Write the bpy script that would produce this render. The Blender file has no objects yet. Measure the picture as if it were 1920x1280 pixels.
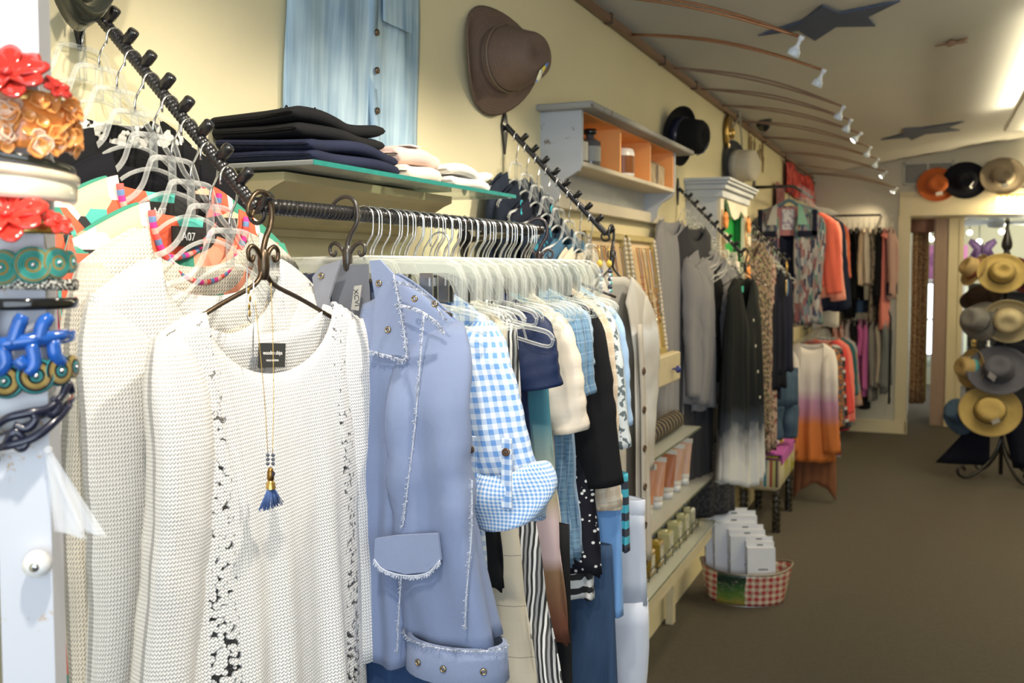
import bpy, math, random
from mathutils import Vector, Matrix, Euler
S = bpy.context.scene
COL = S.collection
pi = math.pi
# ---------------------------------------------------------------- camera
F, YAW, PITCH, CZ, SHY = 1850.0, math.radians(22.86), math.radians(3.2), 1.68, 34.6
cd = bpy.data.cameras.new('camera'); cam = bpy.data.objects.new('camera', cd); COL.objects.link(cam)
cam.location = (0, 0, CZ); cam.rotation_euler = (pi/2 - PITCH, 0, YAW)
cd.sensor_width = 36; cd.lens = F/1920*36; cd.shift_y = -SHY/1920; cd.clip_start = .05
cd.dof.use_dof = True; cd.dof.focus_distance = 1.55; cd.dof.aperture_fstop = 7.0
S.camera = cam
S.cycles.max_bounces = 7; S.cycles.diffuse_bounces = 3; S.cycles.glossy_bounces = 3; S.cycles.transparent_max_bounces = 14
# ---------------------------------------------------------------- world and light
w = bpy.data.worlds.new('world'); S.world = w; w.use_nodes = True
w.node_tree.nodes['Background'].inputs[0].default_value = (.86, .93, 1, 1)
w.node_tree.nodes['Background'].inputs[1].default_value = .26
S.view_settings.view_transform = 'Standard'; S.view_settings.look = 'None'
S.view_settings.gamma = 1; S.view_settings.exposure = 0.70
def area(name, loc, rot, sx, sy, power, col):
    l = bpy.data.lights.new(name, 'AREA'); l.shape = 'RECTANGLE'; l.size = sx; l.size_y = sy
    l.energy = power; l.color = col
    o = bpy.data.objects.new(name, l); COL.objects.link(o); o.location = loc; o.rotation_euler = rot
    return o
def spot(name, loc, target, power, ang, col=(1, .80, .55), soft=.03, blend=.6):
    l = bpy.data.lights.new(name, 'SPOT'); l.energy = power; l.spot_size = math.radians(ang); l.spot_blend = blend
    l.color = col; l.shadow_soft_size = soft
    o = bpy.data.objects.new(name, l); COL.objects.link(o); o.location = loc
    o.rotation_euler = (Vector(target) - Vector(loc)).to_track_quat('-Z', 'Y').to_euler()
    return o
# daylight through the shop window behind the photographer
area('shop_window_daylight', (1.2, -1.9, 1.7), (math.radians(86), 0, math.radians(14)), 3.6, 2.3, 60, (.78, .89, 1))
# near lamps of the same ceiling track, above the top edge of the picture
for yy, ty, pwr in ((.35, .95, 20), (1.15, 1.25, 20), (1.9, 1.9, 22), (2.6, 2.5, 20)):
    spot('track_spot_light', (-.33, yy, 2.36), (-.95, ty, 1.35), pwr*1.25, 95, (1, .90, .75), .03, .8)
# warm fluorescent fitting on the far right ceiling, then an added wash light
area('ceiling_fitting_light', (.60, 6.7, 2.695), (0, 0, 0), .16, 3.2, 16, (1, .86, .55))
area('ceiling_uplight', (.60, 6.7, 2.765), (pi, 0, 0), .18, 3.2, 9, (1, .90, .62))
area('ceiling_uplight', (1.6, 6.0, 2.55), (pi, 0, 0), .5, 5.0, 75, (1, .90, .64))  # added unseen uplight without a fitting, spreads a wide wash over the ceiling
# ---------------------------------------------------------------- pixel helpers (1920 x 1280 frame)
def ray(px, py):
    x = (px - 960)/F; y = (640 - SHY - py)/F
    cp, sp = math.cos(PITCH), math.sin(PITCH); f = cp + y*sp; u = -sp + y*cp
    c, s = math.cos(YAW), math.sin(YAW)
    return Vector((x*c - f*s, x*s + f*c, u))
EYE = Vector((0, 0, CZ))
def atX(px, py, X): r = ray(px, py); return EYE + r*(X/r.x)
def atY(px, py, Y): r = ray(px, py); return EYE + r*(Y/r.y)
def atZ(px, py, Z): r = ray(px, py); return EYE + r*((Z - CZ)/r.z)
CS = .15
def ceilz(X): return 2.63 + CS*(X + 1.13)
def atC(px, py, off=0):
    r = ray(px, py); t = (2.63 + CS*1.13 - off - CZ)/(r.z - CS*r.x); return EYE + r*t
WX = -1.13
# ---------------------------------------------------------------- mesh builder
class MB:
    def __init__(s): s.v = []; s.f = []; s.uv = []
    def add(s, vs, fs, uvs=None):
        o = len(s.v); s.v += [tuple(q) for q in vs]; s.f += [tuple(i + o for i in q) for q in fs]
        s.uv += list(uvs) if uvs else [(q[0] + q[1], q[2]) for q in vs]
        return s
    def box(s, a, b, bev=0):
        x0, y0, z0 = a; x1, y1, z1 = b
        if x0 > x1: x0, x1 = x1, x0
        if y0 > y1: y0, y1 = y1, y0
        if z0 > z1: z0, z1 = z1, z0
        if bev <= 0:
            s.add([(x0,y0,z0),(x1,y0,z0),(x1,y1,z0),(x0,y1,z0),(x0,y0,z1),(x1,y0,z1),(x1,y1,z1),(x0,y1,z1)],
                  [(3,2,1,0),(4,5,6,7),(0,1,5,4),(1,2,6,5),(2,3,7,6),(3,0,4,7)])
        else:
            e = min(bev, (x1-x0)*.49, (y1-y0)*.49, (z1-z0)*.49); P = []
            for z, k in ((z0, e), (z0+e, 0), (z1-e, 0), (z1, e)):
                P += [(x0+k+e*(k==0)*0, y0+k, z), (x1-k, y0+k, z), (x1-k, y1-k, z), (x0+k, y1-k, z)]
            fs = [(3,2,1,0), (12,13,14,15)]
            for r in range(3):
                for c in range(4):
                    d = (c+1) % 4; fs.append((r*4+c, r*4+d, r*4+4+d, r*4+4+c))
            s.add(P, fs)
        return s
    def tube(s, path, r, seg=8, caps=True, closed=False, ry=None):
        path = [Vector(p) for p in path]; n = len(path); vs = []; fs = []; uvs = []
        rr = r if callable(r) else (lambda t: r); up = None; L = 0
        for i, p in enumerate(path):
            if closed: d = path[(i+1) % n] - path[i-1]
            else: d = path[min(i+1, n-1)] - path[max(i-1, 0)]
            d.normalize()
            if up is None: up = d.orthogonal().normalized()
            up = (up - d*up.dot(d))
            up = up.normalized() if up.length > 1e-6 else d.orthogonal().normalized()
            b = d.cross(up); q = rr(i/max(1, n-1))
            if i: L += (p - path[i-1]).length
            for k in range(seg):
                a = 2*pi*k/seg
                vs.append(p + up*(q*math.cos(a)) + b*(q*math.sin(a))); uvs.append((q*a, L))
        m = n if closed else n-1
        for i in range(m):
            for k in range(seg):
                j = (i+1) % n; l = (k+1) % seg
                fs.append((i*seg+k, i*seg+l, j*seg+l, j*seg+k))
        if caps and not closed:
            fs.append(tuple(reversed(range(seg)))); fs.append(tuple((n-1)*seg+k for k in range(seg)))
        return s.add(vs, fs, uvs)
    def cyl(s, a, b, r, seg=12): return s.tube([a, b], r, seg)
    def lathe(s, prof, seg=24, M=None, sx=1, sy=1, arc=2*pi, cap=False):
        vs = []; fs = []; uvs = []; n = len(prof); full = arc > 6.28; m = seg if full else seg+1; L = 0
        for i, (r, z) in enumerate(prof):
            if i: L += math.hypot(r-prof[i-1][0], z-prof[i-1][1])
            for k in range(m):
                a = arc*k/seg; p = Vector((r*math.cos(a)*sx, r*math.sin(a)*sy, z))
                vs.append(M @ p if M else p); uvs.append((a*.1, L))
        for i in range(n-1):
            for k in range(seg):
                l = (k+1) % m; fs.append((i*m+k, i*m+l, (i+1)*m+l, (i+1)*m+k))
        if cap: fs.append(tuple(reversed(range(m)))); fs.append(tuple((n-1)*m+k for k in range(m)))
        return s.add(vs, fs, uvs)
    def prism(s, poly, d, M=None):          # polygon in the xy plane pushed by vector d
        n = len(poly); d = Vector(d); A = [Vector(p) for p in poly]; B = [p + d for p in A]
        V = A + B
        if M: V = [M @ p for p in V]
        return s.add(V, [tuple(reversed(range(n))), tuple(range(n, 2*n))] + [(i, (i+1) % n, n+(i+1) % n, n+i) for i in range(n)])
    def grid(s, P, uv=None, wrap=False):    # P rows of points
        R = len(P); C = len(P[0]); vs = [p for r in P for p in r]
        fs = [(i*C+j, i*C+(j+1) % C, (i+1)*C+(j+1) % C, (i+1)*C+j) for i in range(R-1) for j in range(C if wrap else C-1)]
        return s.add(vs, fs, [q for r in uv for q in r] if uv else None)
    def blob(s, c, rx, ry, rz, seg=10, rings=6, M=None):
        c = Vector(c); P = []
        for i in range(rings+1):
            t = pi*i/rings; P.append([c + Vector((rx*math.sin(t)*math.cos(2*pi*k/seg), ry*math.sin(t)*math.sin(2*pi*k/seg), rz*math.cos(t))) for k in range(seg)])
        if M: P = [[M @ p for p in r] for r in P]
        return s.grid(P, None, True)
    def mesh(s, name, smooth=True):
        me = bpy.data.meshes.new(name); me.from_pydata(s.v, [], s.f)
        ul = me.uv_layers.new(name='UVMap'); vi = [0]*len(me.loops); me.loops.foreach_get('vertex_index', vi)
        fl = [0.0]*(2*len(vi))
        for i, k in enumerate(vi): fl[2*i], fl[2*i+1] = s.uv[k]
        ul.data.foreach_set('uv', fl)
        if smooth: me.polygons.foreach_set('use_smooth', [True]*len(me.polygons))
        me.update(); return me
def obj(name, mb, mat, parent=None, smooth=True, loc=None, rot=None, sharp=None, solid=0):
    me = mb if isinstance(mb, bpy.types.Mesh) else mb.mesh(name, smooth)
    if sharp is not None and smooth:
        me.set_sharp_from_angle(angle=math.radians(sharp))
    o = bpy.data.objects.new(name, me); COL.objects.link(o)
    if mat and not me.materials: me.materials.append(mat)
    if parent: o.parent = parent
    if loc is not None: o.location = loc
    if rot is not None: o.rotation_euler = rot
    if solid:
        m = o.modifiers.new('thickness', 'SOLIDIFY'); m.thickness = solid; m.offset = 0
    return o
def tag(o, label, cat, group=None):
    o['label'] = label; o['category'] = cat
    if group: o['group'] = group
    return o
def thing(name, label, cat, loc=(0, 0, 0), rot=(0, 0, 0), group=None):
    o = bpy.data.objects.new(name, None); COL.objects.link(o); o.location = loc
    o.rotation_euler = rot if hasattr(rot, '__len__') else (0, 0, rot); o.empty_display_size = .05
    return tag(o, label, cat, group)
def struct(name, mb, mat, smooth=False):
    o = obj(name, mb, mat, None, smooth); o['kind'] = 'structure'; return o
def dup(root, loc, rot=None, label=None, group=None):
    r = root.copy(); COL.objects.link(r); r.location = loc
    if rot is not None: r.rotation_euler = rot if hasattr(rot, '__len__') else (0, 0, rot)
    if label: r['label'] = label
    if group: r['group'] = group
    for ch in list(root.children):
        c = ch.copy(); COL.objects.link(c); c.parent = r
        for g in list(ch.children):
            d = g.copy(); COL.objects.link(d); d.parent = c
    return r
def bez(pts, n=8):                           # Catmull-Rom through points
    P = [Vector(p) for p in pts]; P = [P[0]*2-P[1]] + P + [P[-1]*2-P[-2]]; out = []
    for i in range(1, len(P)-2):
        a, b, c, d = P[i-1:i+3]
        for k in range(n):
            t = k/n; out.append(.5*((2*b) + (c-a)*t + (2*a-5*b+4*c-d)*t*t + (3*b-a-3*c+d)*t**3))
    return out + [P[-2]]
def lerp(a, b, t): return a + (b-a)*t
def pw(tab, t):
    for (a, x), (b, y) in zip(tab, tab[1:]):
        if t <= b: return x + (y-x)*max(0, (t-a))/(b-a)
    return tab[-1][1]
# ---------------------------------------------------------------- materials
class NT:
    def __init__(s, name):
        s.m = bpy.data.materials.new(name); s.m.use_nodes = True; s.t = s.m.node_tree; s.b = s.t.nodes['Principled BSDF']
        s.out = s.t.nodes['Material Output']
    def n(s, ty, **k):
        x = s.t.nodes.new(ty)
        for a, b in k.items(): setattr(x, a, b)
        return x
    def l(s, a, b): s.t.links.new(a, b)
    def inp(s, sock, v):
        if isinstance(v, bpy.types.NodeSocket): s.l(v, sock)
        elif v is not None: sock.default_value = (*v, 1) if isinstance(v, tuple) and len(v) == 3 and sock.type == 'RGBA' else v
    def math(s, op, a, b=None, c=None):
        x = s.n('ShaderNodeMath', operation=op)
        s.inp(x.inputs[0], a); s.inp(x.inputs[1], b)
        if c is not None: s.inp(x.inputs[2], c)
        return x.outputs[0]
    def mix(s, f, a, b, bt='MIX'):
        x = s.n('ShaderNodeMix', data_type='RGBA', blend_type=bt); s.inp(x.inputs[0], f); s.inp(x.inputs[6], a); s.inp(x.inputs[7], b)
        return x.outputs[2]
    def ramp(s, f, stops, const=False):
        x = s.n('ShaderNodeValToRGB'); e = x.color_ramp.elements
        if const: x.color_ramp.interpolation = 'CONSTANT'
        while len(e) < len(stops): e.new(.5)
        for q, (p, c) in zip(e, stops): q.position = p; q.color = (*c, 1) if len(c) == 3 else c
        s.l(f, x.inputs[0]); return x.outputs[0]
    def uv(s):
        if not hasattr(s, '_uv'):
            s._uv = s.n('ShaderNodeUVMap').outputs[0]; x = s.n('ShaderNodeSeparateXYZ'); s.l(s._uv, x.inputs[0]); s.U, s.V = x.outputs[0], x.outputs[1]
        return s._uv
    def obj(s): return s.n('ShaderNodeTexCoord').outputs['Object']
    def noise(s, sc, vec=None, det=3, rough=.5, stretch=None):
        x = s.n('ShaderNodeTexNoise'); x.inputs['Scale'].default_value = sc; x.inputs['Detail'].default_value = det; x.inputs['Roughness'].default_value = rough
        v = vec or s.obj()
        if stretch:
            m = s.n('ShaderNodeMapping'); m.inputs['Scale'].default_value = stretch; s.l(v, m.inputs[0]); v = m.outputs[0]
        s.l(v, x.inputs['Vector']); return x.outputs[0]
    def vor(s, sc, vec=None, feat='F1', out=0):
        x = s.n('ShaderNodeTexVoronoi', feature=feat); x.inputs['Scale'].default_value = sc; s.l(vec or s.obj(), x.inputs['Vector']); return x.outputs[out]
    def wave(s, per, ax='X', vec=None, dist=0):
        x = s.n('ShaderNodeTexWave', bands_direction=ax); x.inputs['Scale'].default_value = 2*pi/20/per; x.inputs['Distortion'].default_value = dist
        s.l(vec or s.uv(), x.inputs['Vector']); return x.outputs[1]
    def band(s, v, per, duty=.5, off=0): # 0/1 square wave
        return s.math('LESS_THAN', s.math('FRACT', s.math('ADD', s.math('DIVIDE', v, per), 100+off)), duty)
    def bump(s, h, st=.3, d=.002):
        x = s.n('ShaderNodeBump'); x.inputs['Strength'].default_value = st; x.inputs['Distance'].default_value = d; s.l(h, x.inputs['Height']); s.l(x.outputs[0], s.b.inputs['Normal'])
    def fin(s, col=None, rough=.6, metal=0, **k):
        s.inp(s.b.inputs['Base Color'], col); s.inp(s.b.inputs['Roughness'], rough); s.b.inputs['Metallic'].default_value = metal
        for a, b in k.items(): s.inp(s.b.inputs[a.replace('_', ' ')], b)
        return s.m
MC = {}
def cached(fn):
    def g(*a, **k):
        key = (fn.__name__, repr(a), repr(sorted(k.items())))
        if key not in MC: MC[key] = fn(*a, **k)
        return MC[key]
    return g
def sc(c, f): return tuple(min(1, x*f) for x in c)
@cached
def plain(c, rough=.5, metal=0, var=.12, scale=12, bump=0):
    t = NT('paint'); n = t.noise(scale); col = t.mix(n, sc(c, 1-var), sc(c, 1+var))
    if bump: t.bump(t.noise(scale*12), bump, .001)
    return t.fin(col, rough, metal)
@cached
def fabric(c, weave=.0016, bump=.25, var=.10, rough=.85, sheen=.15):
    t = NT('fabric'); uv = t.uv(); n = t.noise(9, None, 4); col = t.mix(n, sc(c, 1-var), sc(c, 1+var))
    h = t.math('MULTIPLY', t.wave(weave, 'X'), t.wave(weave, 'Y'))
    col = t.mix(t.math('MULTIPLY', h, .12), col, sc(c, .6)); t.bump(t.math('ADD', h, t.math('MULTIPLY', t.noise(5.5, None, 2, .45, (2.2, 2.2, .55)), 22)), bump*1.6, .0006)
    lum = max(c); return t.fin(col, rough, Sheen_Weight=sheen*min(1, lum*1.2), Specular_IOR_Level=.15 + .35*min(1, lum))
@cached
def knit(c, per=.005, bump=.8, holes=0, strips=0, var=.05):
    t = NT('knit'); uv = t.uv()
    a = t.wave(per, 'X', None, 0); z = t.math('ABSOLUTE', t.math('SINE', t.math('ADD', t.math('MULTIPLY', t.V, pi/per), t.math('MULTIPLY', a, 1.6))))
    h = t.math('MULTIPLY', z, t.math('ADD', t.math('MULTIPLY', a, .7), .3))
    n = t.noise(7, None, 3); col = t.mix(n, sc(c, 1-var), sc(c, 1+var)); col = t.mix(t.math('MULTIPLY', t.math('SUBTRACT', 1, h), .30), col, sc(c, .55))
    t.bump(h, bump, per*.35); t.fin(col, .9, Sheen_Weight=.2)
    if holes or strips:
        hole = t.math('LESS_THAN', h, holes if holes else .0)
        if strips:   # openwork ladders running down the knit
            v2 = t.math('GREATER_THAN', t.math('ABSOLUTE', t.U), .120); v3 = t.math('LESS_THAN', t.math('ABSOLUTE', t.U), .158)
            lad = t.math('MULTIPLY', v2, v3)
            nn = t.vor(150, uv, 'F1', 0); hl = t.math('MULTIPLY', lad, t.math('GREATER_THAN', nn, t.math('ADD', .84, t.math('MULTIPLY', t.math('MAXIMUM', t.V, -.55), .42)))); hole = t.math('MAXIMUM', hole, hl)
        t.l(t.math('SUBTRACT', 1, hole), t.b.inputs['Alpha'])
    return t.m
@cached
def gingham(a, b, per=.02):
    t = NT('gingham'); t.uv(); x = t.band(t.U, per); y = t.band(t.V, per); f = t.math('MULTIPLY', t.math('ADD', x, y), .5)
    n = t.noise(400, t.uv(), 1); col = t.mix(f, a, b); col = t.mix(t.math('MULTIPLY', n, .15), col, sc(a, .8)); t.bump(n, .2, .0006)
    return t.fin(col, .8, Sheen_Weight=.1)
@cached
def plaid(base, c1, c2, per=.05, thin=.06):
    t = NT('plaid'); t.uv(); col = base
    for v in (t.U, t.V):
        col = t.mix(t.math('MULTIPLY', t.band(v, per, .4), .5), col, c1)
    for v in (t.U, t.V): col = t.mix(t.math('MULTIPLY', t.band(v, per, thin, .3), .8), col, c2)
    t.bump(t.noise(500, t.uv(), 1), .2, .0006)
    return t.fin(col, .85, Sheen_Weight=.1)
@cached
def stripes(cs, per=.02, ax='U', warp=0):
    t = NT('stripes'); t.uv(); v = t.U if ax == 'U' else t.V
    if warp: v = t.math('ADD', v, t.math('MULTIPLY', t.math('SUBTRACT', t.noise(14, t.uv(), 2), .5), warp))
    f = t.math('FRACT', t.math('ADD', t.math('DIVIDE', v, per), 100)); k = len(cs)
    col = t.ramp(f, [(i/k, c) for i, c in enumerate(cs)], True); t.bump(t.noise(500, t.uv(), 1), .2, .0005)
    return t.fin(col, .85)
@cached
def printed(base, cols, sc_=40, cover=.5, det=2):     # scattered blots on a ground
    t = NT('print'); uv = t.uv(); col = base
    for i, c in enumerate(cols):
        m = t.n('ShaderNodeMapping'); m.inputs['Location'].default_value = (3.1*i, 1.7*i, 0); t.l(uv, m.inputs[0])
        n = t.noise(sc_*(1+.3*i), m.outputs[0], det, .6); col = t.mix(t.ramp(n, [(cover, (0,0,0)), (cover+.03, (1,1,1))]), col, c)
    return t.fin(col, .85, Specular_IOR_Level=.2)
@cached
def cells(cols, sc_=14, rough=.8, stretch=(1, 1, 1)):     # patchwork of flat cells
    t = NT('patchwork'); m = t.n('ShaderNodeMapping'); m.inputs['Scale'].default_value = stretch; t.l(t.uv(), m.inputs[0])
    x = t.n('ShaderNodeTexVoronoi', distance='CHEBYCHEV'); x.inputs['Scale'].default_value = sc_; t.l(m.outputs[0], x.inputs[0])
    y = t.n('ShaderNodeSeparateXYZ'); t.l(x.outputs[1], y.inputs[0]); k = len(cols)
    col = t.ramp(y.outputs[0], [(i/k, c) for i, c in enumerate(cols)], True); t.bump(t.noise(300, t.uv(), 1), .4, .001)
    return t.fin(col, rough)
@cached
def dots(base, c, sc_=30, r=.25):
    t = NT('dots'); d = t.vor(sc_, t.uv()); col = t.mix(t.math('LESS_THAN', d, r), base, c); return t.fin(col, .8, Specular_IOR_Level=.2)
@cached
def dipdye(stops, L, wob=.12, ground_rough=.85, sc_=9):   # dye bands along the length, v runs 0 .. -L
    t = NT('dip_dyed'); t.uv(); n = t.noise(sc_, t.uv(), 4, .6, (1, .35, 1))
    f = t.math('ADD', t.math('DIVIDE', t.V, -L), t.math('MULTIPLY', t.math('SUBTRACT', n, .5), wob)); col = t.ramp(f, stops)
    t.bump(t.noise(400, t.uv(), 1), .2, .0006); return t.fin(col, ground_rough, Specular_IOR_Level=.2)
@cached
def denim(c1, c2, worn=.5, streak=(60, 3, 1)):
    t = NT('denim'); uv = t.uv(); n = t.noise(1, uv, 5, .6, streak); k = t.noise(6, uv, 2)
    f = t.math('ADD', t.math('MULTIPLY', n, .6), t.math('MULTIPLY', k, .5)); col = t.ramp(f, [(.3, c1), (.3+worn, c2)])
    t.bump(t.math('ADD', t.wave(.0012, 'DIAGONAL'), t.math('MULTIPLY', t.noise(5.5, None, 2, .45, (2.2, 2.2, .55)), 22)), .4, .0006); return t.fin(col, .85, Specular_IOR_Level=.2)
@cached
def metal(c, rough=.3, bump=0):
    t = NT('metal'); n = t.noise(60); col = t.mix(n, sc(c, .7), sc(c, 1.2))
    if bump: t.bump(t.noise(140), bump, .001)
    return t.fin(col, rough, 1)
@cached
def gloss(c, rough=.18, var=.25, scale=40, coat=.5):
    t = NT('glossy'); n = t.noise(scale); return t.fin(t.mix(n, sc(c, 1-var), sc(c, 1+var)), rough, Coat_Weight=coat)
@cached
def clear(tint=(.96, .97, .95), dens=.06, rough=.06):    # thin clear plastic or glass sheet
    t = NT('clear_plastic'); tr = t.n('ShaderNodeBsdfTransparent'); tr.inputs[0].default_value = (*tint, 1)
    t.fin((.95, .95, .92), rough); t.b.inputs['IOR'].default_value = 1.5
    fr = t.n('ShaderNodeLayerWeight'); fr.inputs[0].default_value = .38
    f = t.math('ADD', t.math('MULTIPLY', fr.outputs[1], .62), dens); mx = t.n('ShaderNodeMixShader')
    t.l(f, mx.inputs[0]); t.l(tr.outputs[0], mx.inputs[1]); t.l(t.b.outputs[0], mx.inputs[2]); t.l(mx.outputs[0], t.out.inputs[0])
    return t.m
@cached
def emit(c, st):
    t = NT('lit'); t.fin(c, .5); t.b.inputs['Emission Color'].default_value = (*c, 1); t.b.inputs['Emission Strength'].default_value = st; return t.m
@cached
def wood(c1, c2, sc_=3, stretch=(1, 12, 12), rough=.6, chips=None):
    t = NT('painted_wood'); n = t.noise(sc_, None, 5, .6, stretch); col = t.mix(n, c1, c2)
    if chips:
        k = t.noise(26, None, 5, .7); col = t.mix(t.ramp(k, [(.64, (0,0,0)), (.68, (1,1,1))]), col, chips)
    t.bump(n, .15, .002); return t.fin(col, rough)
@cached
def straw(c, per=.006, rough=.7, dark=.5):
    t = NT('straw'); t.uv(); h = t.math('MULTIPLY', t.wave(per, 'Y'), t.wave(per*.9, 'X')); n = t.noise(30)
    col = t.mix(n, sc(c, .8), sc(c, 1.15)); col = t.mix(t.math('MULTIPLY', t.math('SUBTRACT', 1, h), .5), col, sc(c, dark)); t.bump(h, .6, .002)
    return t.fin(col, rough)
CHROME = metal((.75, .77, .8), .2); IRON = gloss((.012, .011, .012), .3, .3, 60, .3); BRONZE = metal((.13, .095, .065), .38, .2)
BLACKMATTE = fabric((.012, .012, .013)); CLEAR = clear(); WHITEPAINT = wood((.72, .75, .80), (.80, .82, .85), 3, (1, 8, 1), .45, (.45, .33, .22))
GOLD = metal((.75, .5, .16), .28); BUTTON = gloss((.10, .055, .03), .25)
# ================================================================ the room
def carpet():
    t = NT('carpet'); o = t.obj(); n = t.noise(260, o, 2); b = t.n('ShaderNodeTexBrick'); b.inputs['Scale'].default_value = 22; b.inputs['Mortar Size'].default_value = .03
    t.l(o, b.inputs['Vector']); b.inputs['Color1'].default_value = (.098, .082, .061, 1); b.inputs['Color2'].default_value = (.122, .102, .078, 1); b.inputs['Mortar'].default_value = (.062, .052, .039, 1)
    big = t.noise(60, o, 3); col = t.mix(t.math('MULTIPLY', n, .55), b.outputs[0], (.036, .030, .024)); col = t.mix(t.math('MULTIPLY', big, .5), col, (.155, .132, .10))
    t.bump(n, .8, .004); return t.fin(col, .95)
def plaster(c, bump=.15):
    t = NT('plaster'); n = t.noise(3, None, 4); col = t.mix(n, sc(c, .96), sc(c, 1.04)); t.bump(t.noise(45, None, 4), bump, .004); return t.fin(col, .75)
CREAM = plaster((.80, .71, .45)); CEIL = plaster((.66, .65, .62), .1); BACKW = plaster((.62, .59, .50)); TRIM = wood((.72, .62, .40), (.78, .68, .46), 3, (1, 1, 1), .5)
struct('floor', MB().box((-1.35, -2.6, -.12), (4.6, 17, 0)), carpet())
struct('wall_left', MB().box((-1.35, -2.6, -.1), (WX, 10.85, 2.95)), CREAM)
struct('ceiling', MB().prism([(-1.4, -2.6, 2.63-CS*.27), (4.6, -2.6, ceilz(4.6)), (4.6, -2.6, ceilz(4.6)+.15), (-1.4, -2.6, 2.63-CS*.27+.15)], (0, 13.42, 0)), CEIL)
struct('wall_right', MB().box((4.4, -2.6, 0), (4.6, 10.8, 3.6)), CREAM)
XA = -.19
struct('wall_back', MB().box((WX, 10.70, 0), (XA, 10.82, 2.95)).box((XA, 10.70, 2.43), (4.5, 10.82, 3.6)).box((1.9, 10.72, 0), (4.5, 10.84, 2.43)), BACKW)
struct('baseboard_back', MB().box((WX, 10.675, 0), (XA+.01, 10.70, .13)).box((XA, 10.675, 0), (XA+.02, 10.82, .13)), TRIM)
struct('trim_1', MB().box((XA-.09, 10.67, 2.20), (4.4, 10.71, 2.43)).box((XA-.09, 10.655, 2.40), (4.4, 10.70, 2.44)), TRIM)          # header over the openings
struct('trim_2', MB().box((XA-.10, 10.68, .13), (XA+.012, 10.84, 2.20)), TRIM)
struct('door_1', MB().box((.045, 11.40, 0), (.19, 11.46, 2.32)).box((.06, 11.385, .9), (.10, 11.40, 2.2)), wood((.33, .22, .17), (.42, .30, .24), 6, (8, 8, 1), .6))
struct('trim_3', MB().box((.19, 11.38, 0), (.33, 11.5, 2.35)).box((.18, 11.36, 0), (.36, 11.38, .16)).box((.29, 11.365, .1), (.335, 11.38, 2.3)), TRIM)
struct('trim_4', MB().box((XA, 10.82, 2.20), (4.4, 11.5, 2.24)), TRIM)
struct('wall_passage', MB().box((XA-.1, 10.84, 0), (XA, 12.6, 2.6)), BACKW)
struct('wall_backroom', MB().box((-1.4, 15.4, 0), (4.4, 15.5, 3.2)), plaster((.60, .60, .46)))
struct('ceiling_backroom', MB().box((-1.4, 10.84, 2.95), (4.4, 15.5, 3.05)), plaster((.6, .62, .6)))
# the passage: curtain, red-brown pelmet, daylight window at its end
def drape(name, a, b, z0, z1, mat, label, cat, n=40, amp=.025, k=5):
    a = Vector(a); b = Vector(b); nrm = Vector((-(b-a).y, (b-a).x, 0)).normalized(); P = []; U = []
    for i in range(12):
        z = lerp(z1, z0, i/11); P.append([Vector((*(a.lerp(b, j/n)+nrm*amp*math.sin(2*pi*k*j/n+.3*i/11))[:2], z)) for j in range(n+1)]); U.append([((b-a).length*j/n*1.5, z) for j in range(n+1)])
    return tag(obj(name, MB().grid(P, U), mat, None, True, solid=.006), label, cat)
drape('curtain', (-.165, 11.55, 0), (-.02, 11.62, 0), .2, 2.08, printed((.32, .19, .11), [(.45, .33, .18), (.20, .10, .06)], 30, .52), 'brown patterned curtain hanging in the narrow passage beyond the back wall', 'curtain', 40, .018, 3)
drape('curtain', (-.09, 11.72, 0), (0.0, 11.76, 0), .2, 2.075, fabric((.55, .42, .10)), 'mustard yellow curtain edge behind the brown one', 'curtain', 30, .012, 3)
tag(obj('pelmet', MB().box((-.19, 11.5, 2.06), (.05, 11.80, 2.24), .01), plain((.30, .15, .11))), 'reddish brown pelmet board over the passage curtain', 'pelmet')
wn = thing('window_1', 'bright passage window with a pink panel at the end of the back room', 'window', (.02, 15.3, 0)); del wn['label'], wn['category']; wn['kind'] = 'structure'
obj('window_pane', MB().box((-.16, 0, .45), (.42, .02, 1.45)), emit((.82, .92, 1), 2.2), wn, False); obj('window_frame', MB().box((-.2, -.02, .40), (.46, .03, .45)).box((-.2, -.02, 1.45), (.46, .03, 1.5)).box((-.2, -.02, .4), (-.16, .03, 1.5)).box((.42, -.02, .4), (.46, .03, 1.5)).box((-.16, -.015, .93), (.42, .025, .96)), plain((.7, .7, .72)), wn, False)
tag(obj('pink_banner', MB().box((-.16, 15.22, 1.52), (.5, 15.25, 2.0), .004), plain((.75, .30, .62))), 'pink banner above the bright back-room window', 'banner')
t = thing('ring_ornament', 'dark ring ornament hanging before the pink banner', 'ornament', (.22, 15.1, 1.82)); obj('ring', MB().tube([(.09*math.cos(a*pi/12), 0, .09*math.sin(a*pi/12)) for a in range(24)], .02, 8, closed=True), IRON, t); obj('cord', MB().cyl((0, 0, .09), (0, 0, 1.13), .004, 6), IRON, t); obj('pendant', MB().box((-.02, -.015, -.3), (.02, .015, -.09), .005), plain((.2, .1, .3)), t)
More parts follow.
